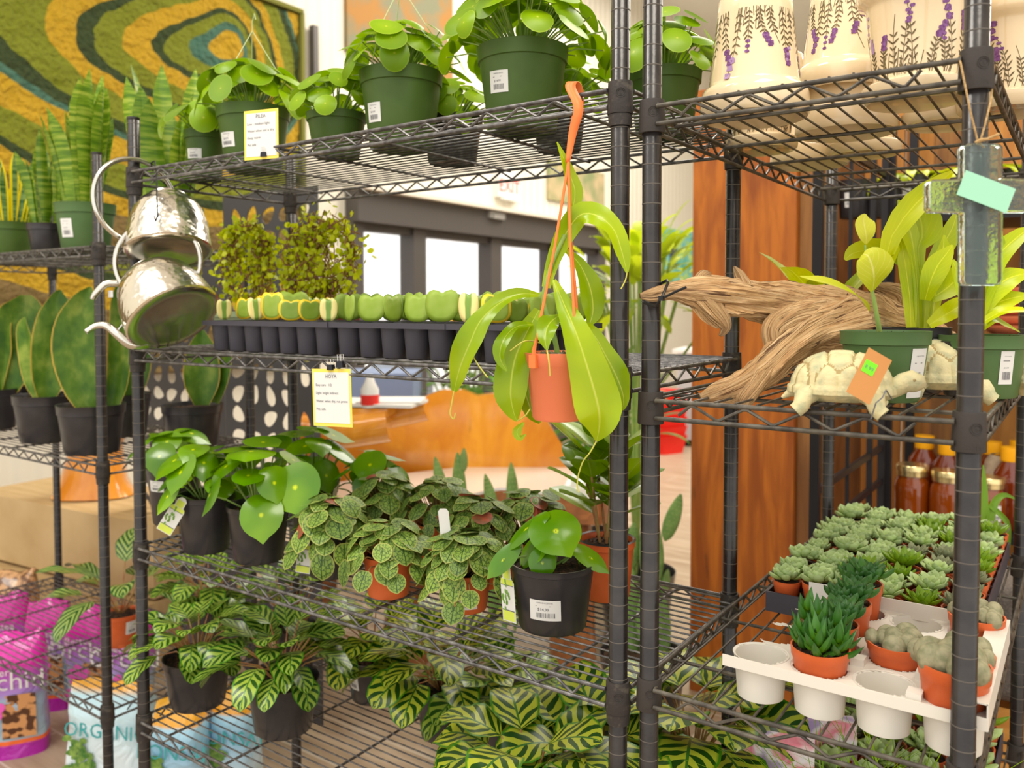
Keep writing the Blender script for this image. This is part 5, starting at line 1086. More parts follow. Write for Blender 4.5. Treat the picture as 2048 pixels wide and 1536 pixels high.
planter('upside-down lavender planter at the front left of the top shelf, wide rim down', pl(1508, .155), 1.06, True, 1, .3, False)
q = planter('lower upside-down lavender planter of the stacked pair in the middle', pl(1692, .335), 1.06, True, 2, 0, False)
t = planter('upper upside-down lavender planter stacked on another one', pl(1682, .325) + V((0, 0, .060)), .98, True, 3, 0, False)
planter('upright lavender planter just left of the tall front post, flowers pointing up', pl(1832, .185), 1.06, False, 4)
planter('upright lavender planter right of the tall front post', pl(2012, .32), 1.0, False, 5)
planter('upright lavender planter seen from below behind the front left one', pl(1522, .40), .98, False, 6)
planter('upright lavender planter at the back, its round foot between the stacked pair and the post', pl(1728, .545), 1.0, False, 7)
planter('upright lavender planter behind the tall front post', pl(1893, .36), .98, False, 8)
planter('plain-looking upside-down planter at the back left of the top shelf', pl(1618, .60), 1.0, True, 9, 0, False)

# ================================================================== glass cross
M['glass'] = mat('pale_aqua_bubble_glass', (.74, .93, .86), .04, trans=1, ior=1.45, bs=.6, bsc=130); M['mint'] = mat('mint_tape', (.34, .66, .47), .5)
t = thing('glass_cross', 'pale aqua glass cross with mint tape hanging on the tall front post', 'ornament', W(1960, 430, .850)); k = .85 / FPX; b = MB()
poly_ = [(-33, -138), (33, -138), (36, -130), (36, 6), (40, 8), (92, 8), (96, 12), (96, 64), (92, 68), (38, 70), (36, 74), (36, 132), (30, 138), (-30, 138), (-36, 132), (-36, 72), (-40, 68), (-100, 66), (-104, 60), (-104, 12), (-100, 8), (-40, 6), (-36, 2), (-36, -132)]
b.prism(poly_, lambda u, v, w_: RX * (u * k) + UP * (v * k) + FW * (w_ - .006), .012)
o = b.build('glass', M['glass'], t); bv = o.modifiers.new('round', 'BEVEL'); bv.width = .003; bv.segments = 3; bv.limit_method = 'ANGLE'
for f in o.data.polygons: f.use_smooth = True
b = MB(); b.prism([(-52, -26), (52, -26), (52, 26), (-52, 26)], lambda u, v, w_: RX * ((u * .95 + v * .36 + 4) * k) + UP * ((-u * .36 + v * .93 + 44) * k) - FW * (.0072 + w_), .0004); b.build('tape', M['mint'], t)
t2 = thing('twine', 'jute twine loop holding the glass cross on the rack collar', 'twine', W(1945, 200, .86)); o0 = V(t2.location); b = MB()
b.tube([W(1966, 296, .85) - o0, W(1956, 285, .849) - o0, W(1940, 220, .85) - o0, W(1924, 140, .855) - o0, W(1918, 112, .87) - o0], .0011, 6); b.tube([W(1958, 290, .85) - o0, W(1970, 250, .85) - o0, W(1982, 200, .855) - o0, W(1988, 130, .87) - o0], .0011, 6)
b.tube([W(1950, 286, .848) - o0, W(1962, 280, .845) - o0, W(1975, 278, .846) - o0, W(1998, 268, .846) - o0], [.0016, .0022, .0014, .0014], 6); b.build('cord', M['twine'], t2)

# ================================================================== RIGHT RACK, lower shelf
ZR = -.3807 + .0055; zt = ZR + .054
t = thing('plant_tray', 'white plastic carrier tray with round wells, broken at its left side', 'tray', (0, 0, 0)); b = MB()
TX0, TX1, TY0, TY1 = .098, .392, .008, .300; wells = [(TX0 + .037 + i * .0735, TY0 + .037 + j * .075) for j in range(4) for i in range(4)]; R_ = .0325; wl = lambda i, j: V((TX0 + .037 + i * .0735, TY0 + .037 + j * .075, 0))
def plate(b):
    N = 84
    def inside(x, y):
        for c in wells:
            if (x - c[0]) ** 2 + (y - c[1]) ** 2 < R_ ** 2: return False
        lim = TX0 + (.020 + .010 * math.sin(y * 190) + .008 * math.sin(y * 71 + 1) + .12 * max(0, y - .05)) * (y > .014)
        return x > lim
    idx = {}; vs = []; fs = []
    def vid(i, j):
        if (i, j) not in idx: idx[(i, j)] = len(vs); vs.append(V((TX0 + (TX1 - TX0) * i / N, TY0 + (TY1 - TY0) * j / N, zt)))
        return idx[(i, j)]
    for i in range(N):
        for j in range(N):
            if inside(TX0 + (TX1 - TX0) * (i + .5) / N, TY0 + (TY1 - TY0) * (j + .5) / N): fs.append((vid(i, j), vid(i + 1, j), vid(i + 1, j + 1), vid(i, j + 1)))
    b.add(vs, fs, None, 0, True)
plate(b)
for n_, c in enumerate(wells):
    if c[0] < TX0 + .06 and c[1] > .06: continue
    b.lathe([(R_ + .0025, zt + .0004), (R_ - .001, zt - .001), (R_ - .003, zt - .02), (R_ - .005, ZR + .003), (R_ - .008, ZR), (0, ZR), ], 36, (c[0], c[1], 0)); b.lathe([(R_ + .0015, zt - .001), (R_ - .001, zt - .02), (R_ - .0035, ZR + .001), (R_ - .008, ZR - .0012), (0, ZR - .0012)], 36, (c[0], c[1], 0))
b.box(((TX0 + TX1) / 2, TY0, zt - .004), (TX1 - TX0, .002, .014)); b.box((TX1, (TY0 + TY1) / 2, zt + .004), (.002, TY1 - TY0, .030)); b.box(((TX0 + TX1) / 2 + .05, TY1, zt + .006), (TX1 - TX0 - .10, .002, .024)); b.box((TX1 - .012, (TY0 + TY1) / 2, zt + .018), (.024, TY1 - TY0, .0016))
for i, j in ((1.5, .5), (2.5, .5), (2.5, -.3), (2.5, 1.5), (.5, .5)): c = wl(i, j); b.box((c[0], c[1], zt + .004), (.016, .018, .010))
b.build('tray', M['tray'], t)
GT = 'orange potted succulents in the white tray'
def tpot(name, lab, i, j, r, h, z=0):
    px = i * 100 + j; p = wl(i, j) + V((0, 0, ZR + z)); t = thing(name, lab, 'succulent', p, 0, GT); pot_mb(r, r * .78, h, .002, .22).build('pot', M['terra'], t); soil_mb(r * .93, h * .93, seed=int(px)).build('soil', M['soil'], t); return t
def haw(t, z, spec):
    b = MB()
    for x, y, n, R, hgt, tl, sd in spec:
        rg = random.Random(sd)
        for i in range(n):
            q = i / n; a = i * 2.39996; zz = z + hgt * q; el = .35 + 1.0 * q + rg.uniform(-.1, .1); o_ = V((math.cos(a), math.sin(a), 0))
            fat(b, V((x, y, zz)) + o_ * .002, o_ * math.cos(el) + V((0, 0, math.sin(el))), V((0, 0, 1)), R * (1.05 - .25 * q) * rg.uniform(.85, 1.1),   .0115, .005, 6, 6, -.5 * (1 - q), t=rg.uniform(.25, .75), tipp=.30, sharp=2.4)
    b.build('foliage', M['haw'], t)
t = tpot('potted_haworthia', 'orange potted spiky dark green haworthia at the front left of the white tray', 1, 0, .0345, .056, .024)
haw(t, .050, [(-.018, -.006, 13, .034, .022, 0, 1), (.002, -.018, 15, .038, .022, 0, 2), (.021, -.002, 12, .034, .020, 0, 3), (-.004, .010, 15, .038, .040, 0, 4), (-.02, .016, 12, .032, .052, 0, 6), (.014, .018, 12, .034, .034, 0, 5)])
for lab, i_, j_, sd in [('orange potted dark green rosette succulent, first behind the spiky haworthia', 1, 1, 3), ('orange potted dark green rosette succulent, second behind the spiky haworthia', 1, 2, 4), ('orange potted dark green rosette succulent at the back edge of the white tray', 1, 3, 5)]:
    t = tpot('potted_haworthia', lab, i_, j_, .0285, .062, .018 + .006 * j_); b = MB(); 
    for c, u in (((-.012, 0), 0), ((.012, .004), 1), ((0, -.014), 2), ((.002, .016), 3)): rosette(b, sd * 7 + u, 15, .032, .062 + .006 * (u % 2), .016, .006, .4, 1.5, .35, c)
    b.build('foliage', M['haw'], t)
def stones(t, z, n, sd, R, s0=.012):
    b = MB(); rg = random.Random(sd)
    for i in range(n):
        a = i * 2.39996; q = R * math.sqrt((i + .3) / n) * .85; an = rg.random() * 3.1; s = s0 * rg.uniform(.8, 1.2)
        for sg in (-1, 1):
            c = V((math.cos(a) * q + math.cos(an) * s * .55 * sg, math.sin(a) * q + math.sin(an) * s * .55 * sg, z + s * .4)); Mx = Matrix.Rotation(an, 3, 'Z') @ Matrix.Diagonal((s * .78, s * 1.0, s * 1.0))
            b.lathe([(math.sin(k * PI / 8), -math.cos(k * PI / 8)) for k in range(9)], 14, c, Mx)
    b.build('living_stones', M['stone'], t)
t = tpot('potted_living_stones', 'orange potted living stones in the middle of the white tray', 2, 1, .0345, .056, .022); stones(t, .052, 6, 1, .030, .0145)
t = tpot('potted_living_stones', 'large orange potted living stones at the front right, beside the tall post', 3, 0, .0375, .076, .020); stones(t, .073, 6, 2, .032, .0175)
t = tpot('potted_living_stones', 'orange potted living stones directly behind the large front one', 3, 1, .0350, .060, .022); stones(t, .057, 8, 3, .032, .013)
t = tpot('potted_living_stones', 'orange potted living stones at the back right corner of the white tray', 3, 3, .0345, .056, .026); stones(t, .053, 7, 4, .032, .013)
b = MB(); t = thing('tray_label', 'blank white label standing at the front edge of the dark succulent tray', 'label', px_at(1640, .318, ZR + .03), .02); b.box((0, 0, .014), (.034, .0008, .05)); b.build('card', M['white'], t)
# dark tray with 50 rosettes
t = thing('succulent_tray', 'black flat tray holding rows of small potted rosette succulents', 'tray', (0, 0, ZR)); b = MB(); x0, x1, y0, y1 = .050, .352, .334, .880
b.box(((x0 + x1) / 2, (y0 + y1) / 2, .010), (x1 - x0, y1 - y0, .002))
for c, d in ((((x0 + x1) / 2, y0, .020), (x1 - x0, .003, .032)), (((x0 + x1) / 2, y1, .020), (x1 - x0, .003, .032)), ((x0, (y0 + y1) / 2, .020), (.003, y1 - y0, .032)), ((x1, (y0 + y1) / 2, .020), (.003, y1 - y0, .032))): b.box(c, d)
for i in range(1, 6): b.box((x0 + (x1 - x0) * i / 6, (y0 + y1) / 2, .030), (.004, y1 - y0, .003))
for j in range(1, 11): b.box(((x0 + x1) / 2, y0 + (y1 - y0) * j / 11, .030), (x1 - x0, .004, .003))
b.build('tray', M['dtray'], t)
protos = []
for kind, mk, cat_ in (('blue', 'ech', 0), ('blue2', 'ech', 0), ('green', 'ech2', 0), ('grey', 'ech3', 0), ('pale', 'ech', 0)):
    t = thing('potted_rosette', kind, 'succulent', (0, 0, 0), 0, 'small potted rosettes in the black tray'); pot_mb(.0235, .018, .040, .0015, .25, 24).build('pot', M['terra'], t); s_ = MB(); s_.lathe([(0, .040), (.022, .037)], 16); s_.build('soil', M['soil'], t); b = MB()
    if kind == 'blue': rosette(b, 1, 26, .031, .042, .0175, .0055)
    if kind == 'blue2': rosette(b, 2, 20, .029, .044, .0175, .0055, 1.3, c=(-.004, 0)); rosette(b, 5, 12, .018, .046, .012, .004, 1.3, c=(.014, .008))
    if kind == 'green': rosette(b, 3, 24, .036, .044, .0155, .005, .5, 2.0, .15)
    if kind == 'grey': rosette(b, 4, 30, .030, .042, .013, .005, .9, 1.6)
    if kind == 'pale': rosette(b, 6, 18, .036, .046, .019, .005, .2, 1.3, .05)
    b.build('rosette', M[mk], t); protos.append(t)
NM = {0: 'powdery blue cupped rosette', 1: 'blue-green rosette with offset', 2: 'bright green pointed rosette', 3: 'grey olive dense rosette', 4: 'pale open flat rosette'}
rg = random.Random(12); used = set(); NX, NY = 6, 11
for j in range(NY):
    for i in range(NX):
        x = x0 + (x1 - x0) * (i + .5) / NX; y = y0 + (y1 - y0) * (j + .5) / NY
        if i < 3: kd = rg.choices([0, 1, 2], [5, 3, .4])[0]
        elif i == 3: kd = [4, 4, 2, 2, 0, 3][j % 6]
        else: kd = rg.choices([4, 3, 0, 2], [3, 3, 1, 1])[0]
        if (i, j) in ((2, 1), (2, 2), (3, 3)): kd = 2
        lab = '%s in the upper black tray, %s row from front, %s from left' % (NM[kd], ORD[j], ORD[i])
        loc = (x, y, ZR + .012 + rg.uniform(0, .004))
        if kd not in used: used.add(kd); o = protos[kd]; o.location = loc; o.rotation_euler = (0, 0, rg.random() * 6); o['label'] = lab
        else: o = dup(protos[kd], loc, rg.random() * 6, lab)
        o.scale = (rg.uniform(.92, 1.12),) * 3
# aloe behind
t = thing('potted_aloe', 'small potted aloe with arching toothed leaves right of the tall post', 'succulent', px_at(1975, .90 - .04, ZR) + V((.03, .02, 0)), 0)
t.location = px_at(1968, .925, ZR - .0); pot_mb(.03, .024, .05, .002).build('pot', M['terra'], t); b = MB(); d = dep(t.location)
for P_ in ([(1962, 1090, 12), (1964, 1040, 11), (1967, 980, 7), (1966, 930, 1.5)], [(1970, 1090, 10), (1978, 1040, 9), (1988, 1005, 8), (2008, 990, 5), (2032, 999, 1.5)], [(1978, 1010, 5), (2000, 1030, 6), (2014, 1050, 6), (2016, 1090, 4), (2014, 1110, 1)], [(1960, 1085, 8), (1900, 1070, 10), (1850, 1060, 9), (1800, 1038, 2)], [(1958, 1085, 8), (1940, 1060, 9), (1930, 1040, 6), (1925, 1030, 2)]):
    Q = smooth_pts(P_, 14); b.ribbon([W(q[0], q[1], d) - t.location for q in Q], [max(.0008, q[2] * d / FPX) for q in Q], (-FW + UP * .3), 4, .22, 0, t=.5)
b.build('foliage', M['aloe'], t)
# ------------------------------------------------------------------ lowest shelf of the right rack
ZW = -.762 + .0055
t = thing('succulent_tray', 'black tray of rosette succulents on the lowest shelf of the right rack', 'tray', (0, 0, ZW)); b = MB(); b.box((.215, .60, .012), (.27, .50, .003))
for c, d_ in (((.215, .35, .03), (.27, .003, .04)), ((.215, .85, .03), (.27, .003, .04)), ((.08, .6, .03), (.003, .5, .04)), ((.35, .6, .03), (.003, .5, .04))): b.box(c, d_)
b.build('tray', M['dtray'], t)
for j in range(6):
    for i in range(4):
        kd = [0, 4, 2, 3][(i * 3 + j) % 4]; o = dup(protos[kd], (.115 + i * .067, .39 + j * .083, ZW + .016), i + j, '%s on the lowest shelf, %s row from front, %s from left' % (NM[kd], ORD[j], ORD[i]), 1.35); o['group'] = 'potted rosettes on the lowest shelf'
for lab, px, y, sd in [('grassy potted plant with thin arching blades on the lowest shelf, left one', 1655, .22, 1), ('grassy potted plant with thin arching blades on the lowest shelf, right one', 1800, .27, 2)]:
    t = thing('grassy_plant', lab, 'potted plant', px_at(px, y, ZW), 0, 'grassy plants on the lowest shelf'); pot_mb(.05, .04, .08).build('pot', M['black_pot'], t); b = MB(); rg = random.Random(sd)
    for i in range(110):
        a = rg.random() * 6.28; el = rg.uniform(.5, 1.4); o_ = V((math.cos(a), math.sin(a), 0)); b.leaf(V((o_.x * .02, o_.y * .02, .07)), o_ * math.cos(el) + V((0, 0, math.sin(el))), V((0, 0, 1)), rg.uniform(.14, .28), rg.uniform(.002, .005), lambda v: 1 - v * .9, rg.uniform(.6, 1.8), 7, 2, .2, t=rg.uniform(.2, .9))
    b.build('foliage', M['grass'], t)
M['floral'] = mat('floral_paper', (.85, .82, .80), .4); _t = M['floral'].node_tree
_c = ramp(_t, noi(_t, 11, 3, dist=.8), [(.36, (.50, .36, .66)), (.44, (.86, .80, .82)), (.52, (.80, .22, .30)), (.60, (.85, .45, .50)), (.68, (.30, .45, .18))]); _t.links.new(_c, _t.nodes['Principled BSDF'].inputs['Base Color'])
for lab, px, py, d_, w_, rz in [('purple and pink floral gift bag at the front of the lowest shelf', 1545, 1478, 1.36, .13, .25), ('floral gift bag with red roses standing behind the purple one', 1625, 1440, 1.50, .15, .45)]:
    q = W(px, py, d_); t = thing('gift_bag', lab, 'gift bag', (q.x, q.y, ZW), rz, 'floral gift bags'); q = q - V((.0, 0, 0)); hh = q.z - ZW; b = MB(); b.prism([(-w_ / 2, 0), (w_ / 2, 0), (w_ / 2, hh), (-w_ / 2, hh)], lambda u, v, k_: V((u, k_ - .02 * (1 - v / hh * .8), v)), .03); b.build('paper', M['floral'], t)
# ================================================================== timber column and boards
M['oldwood'] = woodmat('reclaimed_orange_timber', (.46, .135, .014), (.25, .062, .008), (9, 9, 1.1), .55, 0, 3); M['board'] = woodmat('pale_orange_boards', (.58, .26, .055), (.40, .15, .03), (9, 9, .9), .6, 0, 3); M['brownwood'] = woodmat('brown_old_board', (.30, .135, .04), (.16, .065, .02), (9, 9, .9), .7, 0, 3)
t = thing('timber_column', 'orange reclaimed timber column behind the gap between the two racks', 'column', (0, 0, 0)); b = MB()
xl = px_at(1384, 1.93, 0).x; xr = px_at(1590, 1.93, 0).x; b.box(((xl + xr) / 2, 2.08, (FLOOR + .92) / 2), (xr - xl, .30, .92 - FLOOR)); b.build('timber', M['oldwood'], t)
x2 = px_at(1642, 1.96, 0).x; b = MB(); b.box(((xr + x2) / 2 + .002, 2.05, (FLOOR + .90) / 2), (x2 - xr - .002, .18, .90 - FLOOR)); b.build('side_board', M['brownwood'], t)
t = thing('board_partition', 'partition of pale orange vertical boards behind the honey shelf', 'partition', (0, 0, 0)); 
hx = px_at(1633, 1.12, 0).x; gk = RX - FW * ((1772 - 1024) / FPX); hy = EYE.y - (gk.x * (hx - EYE.x)) / gk.y
YP = hy + .42 + .07; x = px_at(1600, YP, 0).x; k = 0; rg = random.Random(3)
while x < 2.6:
    wd = rg.uniform(.10, .17); b = MB(); b.box((x + wd / 2, YP + rg.uniform(-.01, .01), (FLOOR + .95) / 2), (wd - .005, .03, .95 - FLOOR)); b.build('board', M['board'] if k % 3 != 1 else M['brownwood'], t); x += wd; k += 1
# black trellis and honey rack
hx = px_at(1633, 1.12, 0).x; gk = RX - FW * ((1772 - 1024) / FPX)
hy = EYE.y - (gk.x * (hx - EYE.x)) / gk.y; M['iron'] = mat('black_iron', (.022, .020, .022), .4, .3)
t = thing('iron_trellis', 'black iron panel of upright bars beside the timber column', 'trellis', (hx, 1.12, 0)); b = MB(); Ly = hy - 1.12 - .04
for f_, w_ in ((0, .022), (.42, .009), (.78, .016), (1, .02)): b.box((0, Ly * f_, (FLOOR + .62) / 2), (w_, w_, .62 - FLOOR))
for z in (.55, .02, -.34, -.45, -.80, -1.2): b.box((0, Ly / 2, z), (.012, Ly, .018))
b.build('bars', M['iron'], t)
hw, hd = 1.15, .42; t = thing('display_rack', 'black metal display rack behind the right rack, holding honey jars', 'shelf', (hx + .01, hy, 0)); b = MB()
for x in (0, hw):
    for y in (0, hd): b.box((x, y, (FLOOR + .85) / 2), (.028, .028, .85 - FLOOR))
b.build('frame', M['iron'], t)
ZH = at(1766, 1040, 1, hy).z
for z in (ZH, .02, .42, -.95):
    s = MB(); s.box((hw / 2, hd / 2, z - .012), (hw - .028, hd, .024)); s.build('shelf_board', M['iron'], t)
M['honey'] = mat('amber_honey', (.30, .055, .002), .08, 0, trans=.25, coat=1); M['honey2'] = mat('dark_honey', (.20, .025, .002), .08, 0, trans=.25, coat=1); M['gold'] = mat('gold_lid', (.78, .62, .30), .25, .9); M['cap'] = mat('yellow_cap', (.92, .42, .01), .4)
GJ = 'honey jars on the display rack'; jars = []
for lab, px, dy in [('honey jar with gold lid, leftmost on the black shelf', 1823, .09), ('honey jar with gold lid, left of the tall post', 1894, .07), ('honey jar with gold lid, right of the tall post with a cream label', 1974, .06)]:
    t = thing('honey_jar', lab, 'jar', px_at(px, hy + dy, ZH), 0, GJ); k = dep(t.location) / FPX; r = 33 * k; h = 88 * k; b = MB(); b.lathe([(0, .002), (r * .8, 0), (r * .97, .008), (r, h * .15), (r, h * .72), (r * .93, h * .86), (r * .8, h * .95), (r * .8, h)], 32); b.build('glass', M['honey'], t)
    b = MB(); b.lathe([(r * .84, h * .97), (r * .88, h * .98), (r * .88, h * 1.08), (r * .92, h * 1.09), (r * .92, h * 1.20), (r * .88, h * 1.22), (0, h * 1.215)], 32); b.build('lid', M['gold'], t)
    if px > 1900: sticker(t, r, r, h, face_angle(t.location) + .5, h * .45, .03, .05, '8 oz')
for lab, px, dy, hh in [('squeeze honey bottle with yellow cap, leftmost behind the jars', 1847, .24, 150), ('squeeze honey bottle with yellow cap just left of the tall post', 1893, .20, 148), ('squeeze honey bottle with yellow cap behind the right jar', 1982, .28, 150), ('squeeze honey bottle with yellow cap, the front one at the right', 2018, .12, 165), ('squeeze honey bottle with yellow cap at the right frame edge', 2036, .26, 160)]:
    t = thing('honey_bottle', lab, 'bottle', px_at(px, hy + dy, ZH), 0, 'honey bottles on the display rack'); k = dep(t.location) / FPX; r = 30 * k; h = hh * k; b = MB()
    b.lathe([(0, .002), (r * .85, 0), (r, .01), (r, h * .35), (r * .93, h * .45), (r, h * .55), (r * .95, h * .68), (r * .55, h * .80), (r * .50, h * .84)], 28); b.build('glass', M['honey2'], t); b = MB(); b.lathe([(r * .56, h * .82), (r * .60, h * .84), (r * .58, h * .99), (0, h)], 24); b.build('cap', M['cap'], t)
t = thing('terracotta_bowls', 'stack of orange terracotta bowls at the right frame edge', 'bowl', px_at(2040, hy + .15, .45) * 1.0); t.location.z = .033; b = MB()
for k in range(6): b.lathe([(0, k * .03), (.07, k * .03), (.10, k * .03 + .022), (.103, k * .03 + .03), (.09, k * .03 + .03)], 32)
b.build('bowls', M['coral'], t)
for i, (px, dy) in enumerate([(1640, .10), (1700, .14), (1757, .10), (1820, .14), (1884, .10), (1960, .14), (2030, .1)]):
    t = thing('black_nursery_pot', 'black nursery pot with white label above the honey shelf, %s from the left' % ORD[i], 'pot', px_at(px + 70, hy + dy + .03, .433), 0, 'black nursery pots on the upper display shelf'); pot_mb(.062, .05, .13).build('pot', M['black_pot'], t); sticker(t, .062, .05, .13, face_angle(t.location) + (.3 if i % 2 else -.4), .06, .028, .05)
    if i in (2, 4):
        b = MB(); rg = random.Random(i)
        for k in range(16): a = k * 2.4; o_ = V((math.cos(a), math.sin(a), .5)); b.leaf(V((0, 0, .12)), o_, V((0, 0, 1)), rg.uniform(.12, .2), .035, ell(.5, 1.2), rg.uniform(1.2, 2.2), 9, 4, t=rg.random())
        b.build('foliage', M['lime'], t)
t = thing('stone_vase', 'rough tan stone vase behind the yellow-capped bottles at the right', 'vase', px_at(2010, hy + .22, ZH)); b = MB(); b.lathe([(0, 0), (.05, .0), (.07, .06), (.075, .14), (.06, .20), (.045, .22)], 24, wob=.03); b.build('body', mat('tan_stone', (.50, .38, .26), .9, 0, (.35, .26, .18), 30, bs=.6), t)
t = thing('grey_planter', 'speckled grey block-shaped planter standing on a wooden crate at the right', 'planter', px_at(2000, 1.10, -.72) + V((0.12, 0, 0))); t.location.z = -.72; b = MB(); b.box((0, 0, .13), (.42, .20, .25)); o = b.build('body', mat('speckled_grey_felt', (.20, .17, .15), .95, 0, (.12, .10, .09), 200, bs=.5, bsc=300), t); bv = o.modifiers.new('round', 'BEVEL'); bv.width = .03; bv.segments = 4
t = thing('wooden_crate', 'pale orange wooden crate under the grey planter at the right', 'crate', (t.location.x, t.location.y, 0)); 
M['crate'] = woodmat('pine_crate', (.80, .40, .10), (.66, .28, .06), (2, 2, 7), .5, 0, 3)
for z in (-.775, -.885, -.995, -1.105, -1.215): b = MB(); b.box((0, -.10, z), (.46, .02, .10)); b.box((0, .10, z), (.46, .02, .10)); b.box((-.22, 0, z), (.02, .18, .10)); b.box((.22, 0, z), (.02, .18, .10)); b.build('slat', M['crate'], t)
b = MB()
for x in (-.2, .2): b.box((x, -.08, (FLOOR - .722) / 2 - .002), (.03, .02, -.722 - FLOOR - .004))
b.build('corner_post', M['crate'], t)

# ================================================================== behind the middle rack
M['slab'] = woodmat('varnished_live_edge_timber', (.80, .34, .03), (.60, .19, .014), (2.2, 2.2, 1.1), .18, .8, 1.6); M['edge'] = woodmat('dark_bark_edge', (.40, .15, .05), (.20, .07, .025), (3, 3, 5), .35, .4, 2)
def board_poly(lab, name, pts, d, th, cat='bench', part='backrest'):
    q = W(*pts[0], d); t = thing(name, lab, cat, (W(960, 900, d).x, W(960, 900, d).y, 0)); b = MB(); o_ = V(t.location); n_ = V((FW.x, FW.y, 0)).normalized()
    b.prism([(px, py) for px, py in pts], lambda u, v, w_: (lambda r: EYE + r * (d / 1.0) - o_ + n_ * w_)(ray(u, v)), th); b.build(part, M['slab'], t); return t
t = board_poly('large orange varnished live-edge timber bench behind the lower shelf plants', 'live_edge_bench', [(640, 965), (640, 838), (700, 830), (770, 835), (830, 818), (852, 792), (885, 780), (925, 780), (955, 792), (1000, 786), (1050, 800), (1085, 818), (1100, 850), (1118, 880), (1138, 912), (1150, 940), (1128, 985), (1020, 990), (900, 985)], 3.85, .07)
SZ = -.62
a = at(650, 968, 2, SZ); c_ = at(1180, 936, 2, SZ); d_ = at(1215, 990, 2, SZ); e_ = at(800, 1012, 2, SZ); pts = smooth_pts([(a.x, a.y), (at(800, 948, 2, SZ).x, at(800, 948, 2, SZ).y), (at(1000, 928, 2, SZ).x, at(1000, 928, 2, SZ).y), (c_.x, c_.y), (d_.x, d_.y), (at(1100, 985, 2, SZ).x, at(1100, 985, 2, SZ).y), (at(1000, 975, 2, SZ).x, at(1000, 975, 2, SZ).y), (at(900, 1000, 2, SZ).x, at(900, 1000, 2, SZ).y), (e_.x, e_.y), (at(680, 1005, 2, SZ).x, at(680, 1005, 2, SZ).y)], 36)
o_ = V(t.location); b = MB(); b.prism(pts, lambda u, v, w_: V((u, v, SZ - w_)) - o_, .012); b.build('seat', mat('seat_top_white_glare', (.86, .84, .80), .12, coat=1), t); b = MB(); b.prism(pts, lambda u, v, w_: V((u, v, SZ - .013 - w_)) - o_, .10); b.build('seat_edge', M['edge'], t)  # white window glare on the seat top is painted into its base colour
for px in (780, 1120): q = at(px, 985, 2, SZ) - o_; b = MB(); b.tube([V((q.x, q.y + .1, FLOOR)), V((q.x, q.y + .1, SZ - .11))], [.10, .08], 12); b.build('leg', M['edge'], t)
t = thing('log_table', 'orange varnished log-edged table with papers behind the care card', 'table', (W(720, 850, 3.3).x, W(720, 850, 3.3).y, 0)); o_ = V(t.location)
for P_, r in (([(600, 862), (700, 862), (778, 850)], 33), ([(700, 838), (790, 832), (852, 818)], 24), ([(560, 900), (640, 905)], 26)):
    b = MB(); b.tube([W(p[0], p[1], 3.3 if r > 30 else 3.45) - o_ for p in P_], r * 3.35 / FPX, 16); b.build('log', M['slab'], t)
tp = W(730, 812, 3.4).z; b = MB(); c0 = W(700, 815, 3.45) - o_; b.box((c0.x, c0.y, c0.z), (.40, .32, .035), 0, Matrix.Rotation(.5, 3, 'Z')); b.build('top', M['slab'], t)
for dx in (-.17,): b = MB(); b.box((c0.x + dx, c0.y, (FLOOR + c0.z) / 2 - .01), (.08, .08, c0.z - FLOOR - .02)); b.build('leg', M['edge'], t)
q = W(760, 806, 3.38); t = thing('paper_stack', 'loose white papers lying on the log-edged table', 'paper', (q.x, q.y, c0.z + .02), .4); b = MB(); b.box((0, 0, .008), (.34, .22, .012)); b.box((.04, .03, .018), (.26, .2, .004), 0, Matrix.Rotation(.2, 3, 'Z')); b.build('sheets', M['white'], t)
q = W(740, 800, 3.30); t = thing('bottle', 'small white bottle with red label on the log-edged table', 'bottle', (q.x, q.y, c0.z + .02)); b = MB(); b.lathe([(0, 0), (.035, 0), (.036, .07), (.02, .10), (.012, .13), (0, .13)], 20); b.lathe([(.0365, .01), (.0372, .05), (.0365, .05)], 20, mi=1); b.build('body', [M['white'], mat('red_label', (.75, .04, .03), .4)], t)
q = W(760, 775, 4.6); t = thing('storage_cabinet', 'blue-grey cabinet far behind the log-edged table', 'cabinet', (q.x, q.y, FLOOR), .6); b = MB(); b.box((0, 0, .62), (.42, .4, 1.24 - .28)); b.build('body', mat('steel_blue_paint', (.20, .26, .42), .5), t)
# yellow-green plants in the far room
for lab, px, py, d_, R, n, sd, h0 in [('large yellow-green leafy plant seen between the two tall posts', 1275, 600, 3.6, .34, 130, 1, .9), ('dark green leafy plant low behind the red basket', 1215, 850, 4.2, .30, 120, 2, .5), ('leafy green plant far behind the bench', 930, 765, 5.0, .30, 90, 3, .7)]:
    q = W(px, py, d_); t = thing('leafy_floor_plant', lab, 'potted plant', (q.x, q.y, FLOOR), 0, None); hz = q.z - FLOOR; pot_mb(.17, .13, .30).build('pot', M['black_pot'], t); b = MB(); s_ = MB(); rg = random.Random(sd)
    for i in range(n):
        a = rg.random() * 6.28; el_ = rg.uniform(-.5, 1.3); o_ = V((math.cos(a) * math.cos(el_), math.sin(a) * math.cos(el_), math.sin(el_))); c = V((0, 0, hz)) + o_ * R * rg.uniform(.3, .9) * 1.0; b.leaf(c, o_ + V((0, 0, .2)), V((0, 0, 1)), rg.uniform(.10, .19), rg.uniform(.04, .07), ell(.5, 1.1), rg.uniform(.3, 1.2), 7, 3, t=rg.random())
        if i % 5 == 0: s_.tube([V((0, 0, .28)), V((o_.x * .05, o_.y * .05, hz * .7)), c], .006, 5)
    s_.build('stems', M['stem'], t); b.build('foliage', M['blurleaf'] if sd == 1 else M['darkleaf'], t)
q = at(1325, 905, 2, FLOOR); t = thing('shopping_baskets', 'nested red plastic shopping baskets on the floor far beyond the racks', 'basket', q); b = MB()
